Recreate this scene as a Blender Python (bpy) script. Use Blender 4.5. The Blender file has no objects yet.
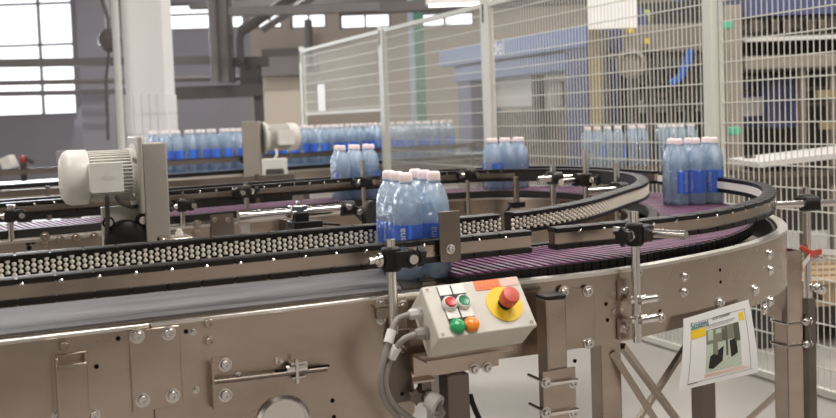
import bpy, math, random
from mathutils import Vector, Matrix
random.seed(7)
PI = math.pi
SC = bpy.context.scene
COL = SC.collection
# ------------------------------------------------------------------ camera
FPX, PITCH, ROLL, AZ, HC, SHY = 970.0, math.radians(2.95), math.radians(2.06), math.radians(65.5), 1.20, -41.0
_fw = Vector((math.cos(PITCH)*math.cos(AZ), math.cos(PITCH)*math.sin(AZ), -math.sin(PITCH)))
_r0 = Vector((math.sin(AZ), -math.cos(AZ), 0)); _u0 = _r0.cross(_fw)
_rt = _r0*math.cos(ROLL)-_u0*math.sin(ROLL); _up = _u0*math.cos(ROLL)+_r0*math.sin(ROLL)
CAMP = Vector((0, 0, HC))
cd = bpy.data.cameras.new('camera'); cam = bpy.data.objects.new('camera', cd); COL.objects.link(cam)
M4 = Matrix((( _rt.x, _up.x, -_fw.x, 0), (_rt.y, _up.y, -_fw.y, 0), (_rt.z, _up.z, -_fw.z, HC), (0, 0, 0, 1)))
cam.matrix_world = M4
cd.sensor_width = 36; cd.lens = 36*FPX/836; cd.shift_y = SHY/836; cd.clip_start = .05; cd.clip_end = 200
cd.dof.use_dof = True; cd.dof.focus_distance = 2.25; cd.dof.aperture_fstop = 5.0
SC.camera = cam
SC.view_settings.view_transform = 'Standard'; SC.view_settings.look = 'None'
SC.view_settings.exposure = 0.25; SC.view_settings.gamma = 1
# ------------------------------------------------------------------ world and lamps
w = bpy.data.worlds.new('world'); SC.world = w; w.use_nodes = True
nt = w.node_tree; bgn = nt.nodes['Background']
# made-up surroundings: noise bands of bright and dark, added for reflections in the steel
tc = nt.nodes.new('ShaderNodeTexCoord'); mp = nt.nodes.new('ShaderNodeMapping'); mp.inputs['Scale'].default_value = (2.4, 2.4, .55)
nz = nt.nodes.new('ShaderNodeTexNoise'); nz.inputs['Scale'].default_value = 1.0; nz.inputs['Detail'].default_value = 1.5
rp_ = nt.nodes.new('ShaderNodeValToRGB'); rp_.color_ramp.elements[0].position = .45; rp_.color_ramp.elements[1].position = .57
rp_.color_ramp.elements[0].color = (.07, .06, .055, 1); rp_.color_ramp.elements[1].color = (1.22, 1.09, .97, 1)
nt.links.new(tc.outputs['Generated'], mp.inputs[0]); nt.links.new(mp.outputs[0], nz.inputs['Vector']); nt.links.new(nz.outputs[0], rp_.inputs[0]); nt.links.new(rp_.outputs[0], bgn.inputs[0])
bgn.inputs[1].default_value = .62
ER = Vector((math.sin(AZ), -math.cos(AZ), 0)); EF = Vector((math.cos(AZ), math.sin(AZ), 0))
def BG(r, f, z=0): return ER*r+EF*f+Vector((0, 0, z))
def area(name, loc, to, sx, sy, power, col):
    l = bpy.data.lights.new(name, 'AREA'); l.shape = 'RECTANGLE'; l.size = sx; l.size_y = sy; l.energy = power; l.color = col
    o = bpy.data.objects.new(name, l); COL.objects.link(o); o.location = loc
    o.rotation_euler = (Vector(to)-Vector(loc)).to_track_quat('-Z', 'Y').to_euler(); return o
area('window_daylight', BG(-7.6, 16.2, 2.6), BG(-3, 4, .8), 4.5, 2.6, 420, (.86, .93, 1))
# ------------------------------------------------------------------ helpers
def ray(x, y):
    return _fw+_rt*((x-418)/FPX)+_up*((209-(y-SHY))/FPX)
def PZ(x, y, z):
    d = ray(x, y); return CAMP+d*((z-HC)/d.z)
def PY(x, y, yy):
    d = ray(x, y); return CAMP+d*(yy/d.y)
def PD(x, y, dep): return CAMP+ray(x, y)*dep
def V(*a): return Vector(a)
X, Y, Z = V(1, 0, 0), V(0, 1, 0), V(0, 0, 1)
class MB:
    def __init__(s): s.v, s.f = [], []
    def add(s, vs, fs):
        n = len(s.v); s.v += [Vector(a) for a in vs]; s.f += [tuple(i+n for i in f) for f in fs]; return s
    def box(s, c, size, rz=0, axes=None):
        c = Vector(c); hx, hy, hz = size[0]/2, size[1]/2, size[2]/2
        a, b, d = axes if axes else (V(math.cos(rz), math.sin(rz), 0), V(-math.sin(rz), math.cos(rz), 0), Z)
        vs = [c+a*(hx*i)+b*(hy*j)+d*(hz*k) for k in (-1, 1) for j in (-1, 1) for i in (-1, 1)]
        return s.add(vs, [(0, 2, 3, 1), (4, 5, 7, 6), (0, 1, 5, 4), (2, 6, 7, 3), (0, 4, 6, 2), (1, 3, 7, 5)])
    def bar(s, p, q, w, h, up=Z):
        p, q = Vector(p), Vector(q); t = (q-p); L = t.length; t.normalize()
        b = up.cross(t)
        if b.length < 1e-4: b = X.cross(t)
        b.normalize(); n = t.cross(b)
        return s.box((p+q)/2, (L, w, h), axes=(t, b, n))
    def lathe(s, p, axis, prof, seg=16, capa=True, capb=True):
        p = Vector(p); axis = Vector(axis).normalized(); u = axis.orthogonal().normalized(); v = axis.cross(u)
        vs = []; fs = []
        for (r, h) in prof:
            for i in range(seg):
                a = 2*PI*i/seg; vs.append(p+axis*h+(u*math.cos(a)+v*math.sin(a))*r)
        for k in range(len(prof)-1):
            for i in range(seg):
                j = (i+1) % seg; fs.append((k*seg+i, k*seg+j, (k+1)*seg+j, (k+1)*seg+i))
        if capa: fs.append(tuple(reversed(range(seg))))
        if capb: fs.append(tuple(range((len(prof)-1)*seg, len(prof)*seg)))
        return s.add(vs, fs)
    def cyl(s, p, q, r, seg=14, r2=None):
        p, q = Vector(p), Vector(q); return s.lathe(p, q-p, [(r, 0), (r if r2 is None else r2, (q-p).length)], seg)
    def tube(s, pts, r, seg=8):
        pts = [Vector(p) for p in pts]; vs = []; fs = []; u = None
        for i, p in enumerate(pts):
            t = (pts[min(i+1, len(pts)-1)]-pts[max(i-1, 0)]).normalized()
            if u is None: u = t.orthogonal()
            u = (u-t*u.dot(t)).normalized(); v = t.cross(u)
            vs += [p+(u*math.cos(2*PI*k/seg)+v*math.sin(2*PI*k/seg))*r for k in range(seg)]
        for k in range(len(pts)-1):
            for i in range(seg):
                j = (i+1) % seg; fs.append((k*seg+i, k*seg+j, (k+1)*seg+j, (k+1)*seg+i))
        fs += [tuple(reversed(range(seg))), tuple(range((len(pts)-1)*seg, len(pts)*seg))]
        return s.add(vs, fs)
    def prism(s, poly, d):
        n = len(poly); a = [Vector(p) for p in poly]; d = Vector(d); vs = a+[p+d for p in a]
        fs = [tuple(reversed(range(n))), tuple(range(n, 2*n))]+[(i, (i+1) % n, n+(i+1) % n, n+i) for i in range(n)]
        return s.add(vs, fs)
    def sweep(s, path, prof, caps=True):
        n = len(prof); vs = []; fs = []
        for i, p in enumerate(path):
            a, b = path[max(i-1, 0)], path[min(i+1, len(path)-1)]
            t = V(b.x-a.x, b.y-a.y, 0).normalized(); nn = V(-t.y, t.x, 0)
            vs += [p+nn*u+Z*h for (u, h) in prof]
        for k in range(len(path)-1):
            for i in range(n):
                j = (i+1) % n; fs.append((k*n+i, (k+1)*n+i, (k+1)*n+j, k*n+j))
        if caps: fs += [tuple(range(n)), tuple(reversed(range((len(path)-1)*n, len(path)*n)))]
        return s.add(vs, fs)
def rootloc(p):
    l = V(0, 0, 0)
    while p is not None: l += Vector(p.location); p = p.parent
    return l
def obj(name, mb, m, parent=None, bevel=0, flat=False, loc=None):
    me = bpy.data.meshes.new(name)
    base = rootloc(parent) if parent else (Vector(loc) if loc is not None else None)
    if base is None:
        xs = [v.x for v in mb.v]; ys = [v.y for v in mb.v]; zs = [v.z for v in mb.v]
        base = V((min(xs)+max(xs))/2, (min(ys)+max(ys))/2, min(zs))
    me.from_pydata([v-base for v in mb.v], [], mb.f); me.validate(); me.update()
    import bmesh
    b = bmesh.new(); b.from_mesh(me); bmesh.ops.recalc_face_normals(b, faces=b.faces); b.to_mesh(me); b.free()
    me.materials.append(m)
    if not flat: me.shade_smooth(); me.set_sharp_from_angle(angle=math.radians(38))
    o = bpy.data.objects.new(name, me); COL.objects.link(o)
    if parent: o.parent = parent
    else: o.location = base
    if bevel:
        md = o.modifiers.new('bevel', 'BEVEL'); md.width = bevel; md.segments = 2; md.limit_method = 'ANGLE'; md.harden_normals = False
    return o
def tag(o, label=None, cat=None, group=None, kind=None):
    if label: o['label'] = label
    if cat: o['category'] = cat
    if group: o['group'] = group
    if kind: o['kind'] = kind
    return o
def thing(name, label, cat, loc, group=None):
    o = bpy.data.objects.new(name, None); COL.objects.link(o); o.location = loc; o.empty_display_size = .05
    return tag(o, label, cat, group)
def copy_tree(o, parent=None):
    c = o.copy(); COL.objects.link(c)
    if parent: c.parent = parent
    for ch in list(o.children): copy_tree(ch, c)
    return c
def text(s, size, org, xd, yd, m, parent, name='lettering', depth=.0004, align='LEFT'):
    cu = bpy.data.curves.new('t', 'FONT'); cu.body = s; cu.size = size; cu.align_x = align; cu.extrude = depth
    t = bpy.data.objects.new('t', cu); COL.objects.link(t); bpy.context.view_layer.update()
    me = bpy.data.meshes.new_from_object(t.evaluated_get(bpy.context.evaluated_depsgraph_get()))
    bpy.data.objects.remove(t); bpy.data.curves.remove(cu)
    xd = Vector(xd).normalized(); yd = Vector(yd); yd = (yd-xd*yd.dot(xd)).normalized(); zd = xd.cross(yd)
    mb = MB(); mb.v = [Vector(org)+xd*v.co.x+yd*v.co.y+zd*v.co.z for v in me.vertices]; mb.f = [tuple(p.vertices) for p in me.polygons]
    bpy.data.meshes.remove(me)
    return obj(name, mb, m, parent, flat=True)
def spline(pts, step=.02):
    P = [Vector(p) for p in pts]; out = []
    for i in range(len(P)-1):
        a, b, c, d = P[max(i-1, 0)], P[i], P[i+1], P[min(i+2, len(P)-1)]
        ta = (c-a)/max((c-b).length+(b-a).length, 1e-6)*(c-b).length; tb = (d-b)/max((d-c).length+(c-b).length, 1e-6)*(c-b).length
        for k in range(12):
            t = k/12; out.append(b*(2*t**3-3*t*t+1)+ta*(t**3-2*t*t+t)+c*(-2*t**3+3*t*t)+tb*(t**3-t*t))
    out.append(P[-1]); return resample(out, step)
def resample(P, step):
    L = [0]
    for a, b in zip(P, P[1:]): L.append(L[-1]+(b-a).length)
    n = max(1, round(L[-1]/step)); R = []; k = 0
    for i in range(n+1):
        s = L[-1]*i/n
        while k < len(L)-2 and L[k+1] < s: k += 1
        t = (s-L[k])/max(L[k+1]-L[k], 1e-9); R.append(P[k].lerp(P[k+1], t))
    return R
def tang(P, i):
    a, b = P[max(i-1, 0)], P[min(i+1, len(P)-1)]; t = V(b.x-a.x, b.y-a.y, 0).normalized(); return t, V(-t.y, t.x, 0)
def offset(P, d, dz=0):
    return [p+tang(P, i)[1]*d+Z*dz for i, p in enumerate(P)]
# ------------------------------------------------------------------ materials
def mat(name, col, rough=.5, metal=0, spec=.5, noise=0, nscale=8, emit=None, stretch=None, bump=0, coat=0, nrough=0):
    m = bpy.data.materials.new(name); m.use_nodes = True; nt = m.node_tree; b = nt.nodes['Principled BSDF']
    b.inputs['Base Color'].default_value = (*col, 1); b.inputs['Roughness'].default_value = rough; b.inputs['Metallic'].default_value = metal
    b.inputs['Specular IOR Level'].default_value = spec; b.inputs['Coat Weight'].default_value = coat
    if emit:
        b.inputs['Emission Color'].default_value = (*emit[0], 1); b.inputs['Emission Strength'].default_value = emit[1]
    if noise or bump or nrough:
        tc = nt.nodes.new('ShaderNodeTexCoord'); mp = nt.nodes.new('ShaderNodeMapping'); nz = nt.nodes.new('ShaderNodeTexNoise')
        nz.inputs['Scale'].default_value = nscale; nz.inputs['Detail'].default_value = 5
        mp.inputs['Scale'].default_value = stretch or (1, 1, 1)
        nt.links.new(tc.outputs['Object'], mp.inputs[0]); nt.links.new(mp.outputs[0], nz.inputs['Vector'])
        if noise:
            r = nt.nodes.new('ShaderNodeValToRGB'); nt.links.new(nz.outputs[0], r.inputs[0])
            r.color_ramp.elements[0].position = .3; r.color_ramp.elements[1].position = .7
            r.color_ramp.elements[0].color = (*[c*(1-noise) for c in col], 1); r.color_ramp.elements[1].color = (*[min(1, c*(1+noise)) for c in col], 1)
            nt.links.new(r.outputs[0], b.inputs['Base Color'])
        if nrough:
            mr = nt.nodes.new('ShaderNodeMapRange'); nt.links.new(nz.outputs[0], mr.inputs[0])
            mr.inputs[1].default_value = .3; mr.inputs[2].default_value = .7; mr.inputs[3].default_value = max(.05, rough-nrough); mr.inputs[4].default_value = rough+nrough
            nt.links.new(mr.outputs[0], b.inputs['Roughness'])
        if bump:
            bp = nt.nodes.new('ShaderNodeBump'); bp.inputs['Strength'].default_value = bump; bp.inputs['Distance'].default_value = .01
            nt.links.new(nz.outputs[0], bp.inputs['Height']); nt.links.new(bp.outputs[0], b.inputs['Normal'])
    return m
def clear(name, tint, col, fac, rough=.12, bump=0, bscale=60, glossmix=.25):
    """thin clear plastic: tinted see-through mixed with a sheen"""
    m = bpy.data.materials.new(name); m.use_nodes = True; nt = m.node_tree; nt.nodes.clear()
    out = nt.nodes.new('ShaderNodeOutputMaterial'); tr = nt.nodes.new('ShaderNodeBsdfTransparent'); pr = nt.nodes.new('ShaderNodeBsdfPrincipled'); mx = nt.nodes.new('ShaderNodeMixShader')
    tr.inputs[0].default_value = (*tint, 1); pr.inputs['Base Color'].default_value = (*col, 1); pr.inputs['Roughness'].default_value = rough
    pr.inputs['Specular IOR Level'].default_value = .8
    lw = nt.nodes.new('ShaderNodeLayerWeight'); lw.inputs[0].default_value = glossmix
    mr = nt.nodes.new('ShaderNodeMapRange'); mr.inputs[3].default_value = fac; mr.inputs[4].default_value = min(1, fac+.45)
    nt.links.new(lw.outputs['Facing'], mr.inputs[0]); nt.links.new(mr.outputs[0], mx.inputs[0])
    tl = nt.nodes.new('ShaderNodeBsdfTranslucent'); tl.inputs[0].default_value = (*[min(1, c*1.08) for c in col], 1); m2 = nt.nodes.new('ShaderNodeMixShader'); m2.inputs[0].default_value = .4
    nt.links.new(pr.outputs[0], m2.inputs[1]); nt.links.new(tl.outputs[0], m2.inputs[2])
    nt.links.new(tr.outputs[0], mx.inputs[1]); nt.links.new(m2.outputs[0], mx.inputs[2]); nt.links.new(mx.outputs[0], out.inputs[0])
    if bump:
        tc = nt.nodes.new('ShaderNodeTexCoord'); nz = nt.nodes.new('ShaderNodeTexNoise'); nz.inputs['Scale'].default_value = bscale
        bp = nt.nodes.new('ShaderNodeBump'); bp.inputs['Strength'].default_value = bump; bp.inputs['Distance'].default_value = .01
        nt.links.new(tc.outputs['Object'], nz.inputs['Vector']); nt.links.new(nz.outputs[0], bp.inputs['Height']); nt.links.new(bp.outputs[0], pr.inputs['Normal'])
    return m
STEEL = mat('brushed_steel', (.485, .405, .34), .33, 1, noise=.20, nscale=4, stretch=(1, 1, 2), nrough=.10)
STEELC = mat('curved_steel', (.49, .415, .35), .24, 1, noise=.12, nscale=4, nrough=.07)
STEELD = mat('dull_steel', (.205, .172, .147), .42, 1, noise=.12, nscale=9, nrough=.08)
STEELB = mat('bright_steel', (.74, .71, .68), .2, 1)
EDGE = mat('bright_edge_steel', (.8, .76, .71), .3, 1)  # paler steel tone for top edges and flanges
BLACK = mat('black_plastic', (.010, .0085, .0085), .42, spec=.3)
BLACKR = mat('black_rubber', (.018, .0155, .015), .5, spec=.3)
HOLE = mat('dark_hole', (.006, .005, .005), .8, spec=.1)
BELT = mat('grey_belt', (.16, .152, .160), .70, spec=.2, noise=.22, nscale=5, stretch=(1, 6, 1), nrough=.06)
PURPLE = mat('purple_chain', (.155, .062, .125), .45, noise=.25, nscale=30)
CHAINB = mat('black_chain_side', (.008, .007, .007), .5, spec=.3)
BEAD = mat('ivory_roller', (.82, .77, .66), .45)
CREAM = mat('cream_paint', (.64, .62, .575), .4, noise=.05, nscale=10)
BOXW = mat('light_grey_plastic', (.62, .59, .52), .42, noise=.04, nscale=6)
WHITE = mat('white_plastic', (.82, .80, .77), .45)
PAPER = mat('white_paper', (.80, .79, .78), .55)
RED = mat('red_plastic', (.60, .09, .05), .40); REDB = mat('red_button', (.6, .05, .045), .3)
GREEN = mat('green_button', (.015, .24, .10), .3); GREENB = mat('green_lens', (.02, .33, .10), .28)
ORANGE = mat('orange_lens', (.85, .25, .02), .28); ORANGEL = mat('orange_label', (.9, .20, .05), .5)
YELLOW = mat('yellow_label', (.88, .60, .02), .5)
TEAL = mat('teal_ink', (.02, .20, .18), .6); INK = mat('grey_ink', (.18, .17, .18), .6); INKR = mat('orange_ink', (.75, .35, .2), .6)
CABLE = mat('grey_cable', (.30, .275, .25), .5)
FENCE = mat('fence_paint', (.64, .64, .58), .5)
CAPP = mat('pink_cap', (.93, .77, .78), .4); CAPW = mat('white_pink_cap', (.92, .84, .84), .4)
LBL = mat('blue_label', (.06, .22, .88), .4); LBLW = mat('white_lettering', (.85, .88, .92), .5)
def pet(name, tint, col, fac):
    """clear rippled plastic: see-through, a little milky blue of its own, and crisp highlights"""
    m = bpy.data.materials.new(name); m.use_nodes = True; nt = m.node_tree; nt.nodes.clear()
    N = nt.nodes.new; K = nt.links.new
    out = N('ShaderNodeOutputMaterial'); gl = N('ShaderNodeBsdfGlossy'); tr = N('ShaderNodeBsdfTransparent'); tl = N('ShaderNodeBsdfTranslucent'); df = N('ShaderNodeBsdfDiffuse')
    gl.inputs['Color'].default_value = (.95, .98, 1, 1); gl.inputs['Roughness'].default_value = .09; tr.inputs[0].default_value = (*tint, 1)
    tl.inputs[0].default_value = (*col, 1); df.inputs[0].default_value = (*col, 1)
    tc = N('ShaderNodeTexCoord'); nz = N('ShaderNodeTexNoise'); nz.inputs['Scale'].default_value = 75; bp = N('ShaderNodeBump'); bp.inputs['Strength'].default_value = .9; bp.inputs['Distance'].default_value = .012
    K(tc.outputs['Object'], nz.inputs['Vector']); K(nz.outputs[0], bp.inputs['Height']); K(bp.outputs[0], gl.inputs['Normal'])
    b = N('ShaderNodeMixShader'); b.inputs[0].default_value = .5; K(tl.outputs[0], b.inputs[1]); K(df.outputs[0], b.inputs[2])
    lw = N('ShaderNodeLayerWeight'); lw.inputs[0].default_value = .3; mr = N('ShaderNodeMapRange'); mr.inputs[3].default_value = fac; mr.inputs[4].default_value = min(1, fac*1.7); K(lw.outputs['Facing'], mr.inputs[0])
    c = N('ShaderNodeMixShader'); K(mr.outputs[0], c.inputs[0]); K(tr.outputs[0], c.inputs[1]); K(b.outputs[0], c.inputs[2])
    fr = N('ShaderNodeFresnel'); fr.inputs[0].default_value = 1.6; K(bp.outputs[0], fr.inputs['Normal']); m2 = N('ShaderNodeMapRange'); m2.inputs[3].default_value = .09; m2.inputs[4].default_value = .9; K(fr.outputs[0], m2.inputs[0])
    d = N('ShaderNodeMixShader'); K(m2.outputs[0], d.inputs[0]); K(c.outputs[0], d.inputs[1]); K(gl.outputs[0], d.inputs[2]); K(d.outputs[0], out.inputs[0])
    return m
PET = pet('clear_blue_bottle', (.93, .965, 1), (.60, .79, 1.0), .47)
PETF = pet('clear_far_bottle', (.93, .965, 1), (.60, .79, 1.0), .60)
def film(name):
    m = bpy.data.materials.new(name); m.use_nodes = True; nt = m.node_tree; nt.nodes.clear()
    out = nt.nodes.new('ShaderNodeOutputMaterial'); tr = nt.nodes.new('ShaderNodeBsdfTransparent'); gl = nt.nodes.new('ShaderNodeBsdfGlossy'); mx = nt.nodes.new('ShaderNodeMixShader')
    tr.inputs[0].default_value = (.985, .993, 1, 1); gl.inputs['Roughness'].default_value = .10; gl.inputs['Color'].default_value = (.95, .97, 1, 1)
    fr = nt.nodes.new('ShaderNodeFresnel'); fr.inputs[0].default_value = 1.55; mr = nt.nodes.new('ShaderNodeMapRange'); mr.inputs[3].default_value = .04; mr.inputs[4].default_value = .75
    tc = nt.nodes.new('ShaderNodeTexCoord'); nz = nt.nodes.new('ShaderNodeTexNoise'); nz.inputs['Scale'].default_value = 55; nz.inputs['Detail'].default_value = 3
    bp = nt.nodes.new('ShaderNodeBump'); bp.inputs['Strength'].default_value = 1.0; bp.inputs['Distance'].default_value = .012
    nt.links.new(tc.outputs['Object'], nz.inputs['Vector']); nt.links.new(nz.outputs[0], bp.inputs['Height']); nt.links.new(bp.outputs[0], gl.inputs['Normal']); nt.links.new(bp.outputs[0], fr.inputs['Normal'])
    nt.links.new(fr.outputs[0], mr.inputs[0]); nt.links.new(mr.outputs[0], mx.inputs[0]); nt.links.new(tr.outputs[0], mx.inputs[1]); nt.links.new(gl.outputs[0], mx.inputs[2]); nt.links.new(mx.outputs[0], out.inputs[0])
    return m
FILM = film('shrink_film')
FLOOR = mat('floor_screed', (.37, .345, .32), .42, noise=.08, nscale=1.3, nrough=.08)
WALLG = mat('grey_wall', (.235, .22, .24), .7, noise=.06, nscale=1)
WALLB = mat('beige_wall', (.33, .285, .245), .7, noise=.06, nscale=1)
COLW = mat('white_column_paint', (.86, .84, .83), .5)
BEAMD = mat('dark_beam', (.095, .085, .085), .6); PIPEG = mat('grey_pipe', (.20, .185, .185), .5); PIPEW = mat('white_pipe', (.62, .60, .58), .5)
SKYP = mat('daylit_pane', (.8, .85, .9), .3, emit=((.93, .96, 1), 1.25))
CEIL = mat('ceiling_paint', (.16, .15, .15), .8)
LAMPE = mat('lamp_diffuser', (1, 1, 1), .4, emit=((1, .96, .9), 3.0))
MBLUE = mat('blue_paint', (.12, .175, .37), .45); MBLUED = mat('dark_blue_paint', (.075, .085, .19), .5)
MBEIGE = mat('machine_beige', (.27, .237, .20), .5, noise=.08, nscale=3); MDARK = mat('machine_dark', (.05, .045, .042), .6)
MOLIVE = mat('olive_post', (.28, .22, .12), .5); WSHEET = mat('pale_panel', (.62, .60, .58), .5)
WOOD = mat('pallet_wood', (.42, .29, .17), .7, noise=.2, nscale=6, stretch=(1, 8, 1))
GREENP = mat('green_post', (.05, .16, .11), .5); BLUEC = mat('blue_hose', (.05, .16, .55), .4)
FARB = mat('pale_blue_belt', (.30, .36, .52), .3)
# ------------------------------------------------------------------ room shell
def flat_box(name, r0, r1, f0, f1, z0, z1, m):
    mb = MB(); c = BG((r0+r1)/2, (f0+f1)/2, (z0+z1)/2); mb.box(c, (abs(r1-r0), abs(f1-f0), z1-z0), axes=(ER, EF, Z)); return obj(name, mb, m)
tag(flat_box('floor', -13, 15, -3, 18, -.1, 0, FLOOR), kind='structure')
WF = 17.0
def wx(px): return (px-418)*WF/FPX
def wz(px, py): return HC+(118+.036*(418-px)-py)*WF/FPX
def wall_with_holes(name, r0, r1, z1, holes, m, f=WF):
    """one wall mesh tiled around its window openings"""
    rs = sorted({r0, r1}|{h[0] for h in holes}|{h[1] for h in holes}); zs = sorted({0, z1}|{h[2] for h in holes}|{h[3] for h in holes})
    mb = MB()
    for a, b in zip(rs, rs[1:]):
        for c, d in zip(zs, zs[1:]):
            cr, cz = (a+b)/2, (c+d)/2
            if any(h[0] < cr < h[1] and h[2] < cz < h[3] for h in holes): continue
            mb.box(BG(cr, f+.15, cz), (b-a, .3, d-c), axes=(ER, EF, Z))
    return tag(obj(name, mb, m), kind='structure')
wins = [(wx(-70), wx(79), wz(40, 116), 3.95), (wx(88), wx(117), wz(100, 28), wz(100, 2)), (wx(172), wx(250), wz(210, 30), wz(210, 3)),
        (wx(262), wx(288), wz(275, 29), wz(275, 13)), (wx(296), wx(332), wz(310, 29), wz(310, 13)), (wx(345), wx(396), wz(370, 29), wz(370, 13)), (wx(420), wx(480), wz(450, 27), wz(450, 12))]
wall_with_holes('wall_back', -11, wx(256), 4.4, wins[:3], WALLG)
wall_with_holes('wall_back_right', wx(256), 14, 4.4, wins[3:], WALLB)
for i, (a, b, c, d) in enumerate(wins):
    mb = MB(); mb.box(BG((a+b)/2, WF+.2, (c+d)/2), (b-a, .02, d-c), axes=(ER, EF, Z)); o = obj('window_%d' % (i+1), mb, SKYP); tag(o, kind='structure')
    fr = MB()
    vs = [a+.02, b-.02]; hs = [c+.02, d-.02]
    if i == 0: vs += [wx(44)]; hs += [wz(40, 45), wz(40, 4)]
    elif i == 2: vs += [wx(225)]; hs += [wz(210, 14)]
    else: vs += [(a+b)/2]
    for q in vs: fr.box(BG(q, WF+.14, (c+d)/2), (.035, .08, d-c), axes=(ER, EF, Z))
    for q in hs: fr.box(BG((a+b)/2, WF+.14, q), (b-a, .08, .035), axes=(ER, EF, Z))
    obj('window_frame', fr, PIPEG, o)
tag(flat_box('ceiling', -13, 15, -3, 18, 4.4, 4.5, CEIL), kind='structure')
# white tiled column
cp = PD(149, 60, 8.2); cw = 39*8.2/FPX
cc = thing('concrete_column', 'thick white painted column with pale tiles on its lower part, behind the left bottle row', 'column', (cp.x, cp.y, 0))
mb = MB(); mb.box((cp.x, cp.y, 2.2), (cw, cw, 4.4), axes=(ER, EF, Z)); obj('shaft', mb, COLW, cc)
mb = MB(); zt = HC+(128-95)*8.2/FPX
n = 5
for fi, (ax, nr) in enumerate(((ER, -EF), (EF, ER), (-EF, -ER))):
    for k in range(n):
        for j in range(9):
            mb.box(V(cp.x, cp.y, zt-.165*(j+.5))+ax*(cw/n*(k+.5)-cw/2)+nr*(cw/2+.006), (cw/n-.006, .012, .159), axes=(ax, nr, Z))
obj('tile_cladding', mb, COLW, cc)
# grey pier left of it, pipes and beams
def pipe(name, label, cat, px0, py0, px1, py1, dep, r, m, dep1=None):
    mb = MB(); mb.cyl(PD(px0, py0, dep), PD(px1, py1, dep1 or dep), r, 10); return tag(obj(name, mb, m), label, cat)
def beam(name, label, cat, px0, py0, px1, py1, dep, wd, h, m, dep1=None):
    mb = MB(); mb.bar(PD(px0, py0, dep), PD(px1, py1, dep1 or dep), wd, h); return tag(obj(name, mb, m), label, cat)
mb = MB(); p = PD(96, 60, 14); mb.box((p.x, p.y, 2.2), (.40, .3, 4.4), axes=(ER, EF, Z)); tag(obj('wall_pier', mb, mat('pier_grey', (.33, .32, .36), .6)), 'grey pier beside the large bright window, left of the white column', 'pillar')
beam('pipe_duct', 'thick dark grey horizontal duct crossing the large window, uppermost of three', 'duct', -60, 64.5, 222, 59.8, 13.0, .12, .11, PIPEG)
pipe('water_pipe', 'thin grey pipe crossing the large window below the thick duct', 'pipe', -60, 84.5, 240, 78, 13.1, .035, PIPEG)
pipe('water_pipe', 'lowest thin grey pipe crossing the large window just above its sill', 'pipe', -60, 95, 240, 89.5, 13.1, .035, PIPEG)
mb = MB(); a, b = PD(116, -30, 7.9), PD(122, 150, 7.9); mb.cyl((b.x, b.y, 0), (b.x, b.y, 4.4), .03, 10)
tag(obj('vertical_pipe', mb, PIPEW), 'slim white vertical pipe just left of the white column', 'pipe')
mb = MB(); mb.lathe(PD(110, 40, 12.5), -EF, [(.001, -.12), (.12, -.1), (.16, 0), (.12, .1), (.001, .12)], 12); 
mb.tube([PD(110, 40, 12.5), PD(109, 20, 12.6), PD(104, 5, 12.7), PD(96, -20, 12.8)], .03); mb.tube([PD(110, 40, 12.5), PD(106, 80, 12.6), PD(108, 140, 12.7)], .02)
tag(obj('hanging_cable_reel', mb, BEAMD), 'dark bundle of cable hanging between the bright window and white pipe', 'cable')
# vertical service pipes and ducts right of column
for k, (px, r, lab) in enumerate(((214, .05, 'first thin vertical pipe right of the white column'), (222, .08, 'thick vertical pipe, second right of the white column'), (231, .05, 'third vertical pipe right of the white column, beside the dark duct'))):
    mb = MB(); q = PD(px, 60, 12.4+.2*k); mb.cyl((q.x, q.y, 1.75), (q.x, q.y, 4.4), r, 10); tag(obj('service_pipe', mb, PIPEG), lab, 'pipe')
beam('floor_gallery_beam', 'dark horizontal steel beam behind the service pipes, right of the white column', 'beam', 165, 94, 262, 90, 12.8, .2, .16, BEAMD)
mb = MB(); q = PD(251, 77, 12.9); mb.box(q, (.24, .3, .52), axes=(ER, EF, Z)); q2 = PD(252, 62, 12.9); mb.box(q2, (.42, .3, .12), axes=(ER, EF, Z)); mb.box(PD(259, 105, 12.9), (.10, .2, .75), axes=(ER, EF, Z))
tag(obj('cable_tray_box', mb, BEAMD), 'dark box of ducting under the diagonal pipes', 'duct')
pipe('diagonal_pipe', 'dark diagonal pipe rising from the ducting box to the ceiling', 'pipe', 240, 32, 300, -8, 12.6, .07, BEAMD)
pipe('diagonal_pipe', 'thin grey diagonal pipe below the dark diagonal one', 'pipe', 262, 30, 330, -14, 12.9, .05, PIPEG)
mb = MB(); mb.tube([PD(241, 62, 12.6), PD(240, 40, 12.6), PD(242, 30, 12.6), PD(250, 22, 12.6)], .05); tag(obj('bent_pipe', mb, BEAMD), 'bent dark pipe dropping into the ducting box', 'pipe')
beam('wall_rail', 'dark horizontal wall rail above the beige wall right of the ducting box', 'rail', 262, 53, 308, 51, 16.5, .1, .12, BEAMD)
beam('wall_ledge', 'pale grey wall ledge above the beige wall', 'ledge', 262, 68, 318, 65, 16.6, .2, .3, PIPEG)
mb = MB(); mb.box(BG(wx(285), WF-.05, wz(285, 105)), (wx(310)-wx(265), .06, .98), axes=(ER, EF, Z)); tag(obj('roller_door', mb, mat('beige_door', (.62, .54, .45), .6)), 'beige panel door in the far wall left of the fence', 'door')
pipe('downpipe', 'dark vertical pipe on the far wall left of the fence end', 'pipe', 308, 20, 309, 70, 16.4, .07, BEAMD)
for k, (px0, py0, px1, py1, d, lab) in enumerate(((190, 6, 520, -2, 14.5, 'long dark roof girder above the small far windows'), (230, 12, 560, 1, 11.5, 'grey roof girder, lower one nearer the fence'), (380, 8, 640, -4, 9.8, 'dark roof girder above the blue gantry machine'))):
    beam('roof_girder', lab, 'girder', px0, py0, px1, py1, d, .16, .10, (BEAMD, PIPEG, BEAMD)[k])
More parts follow.
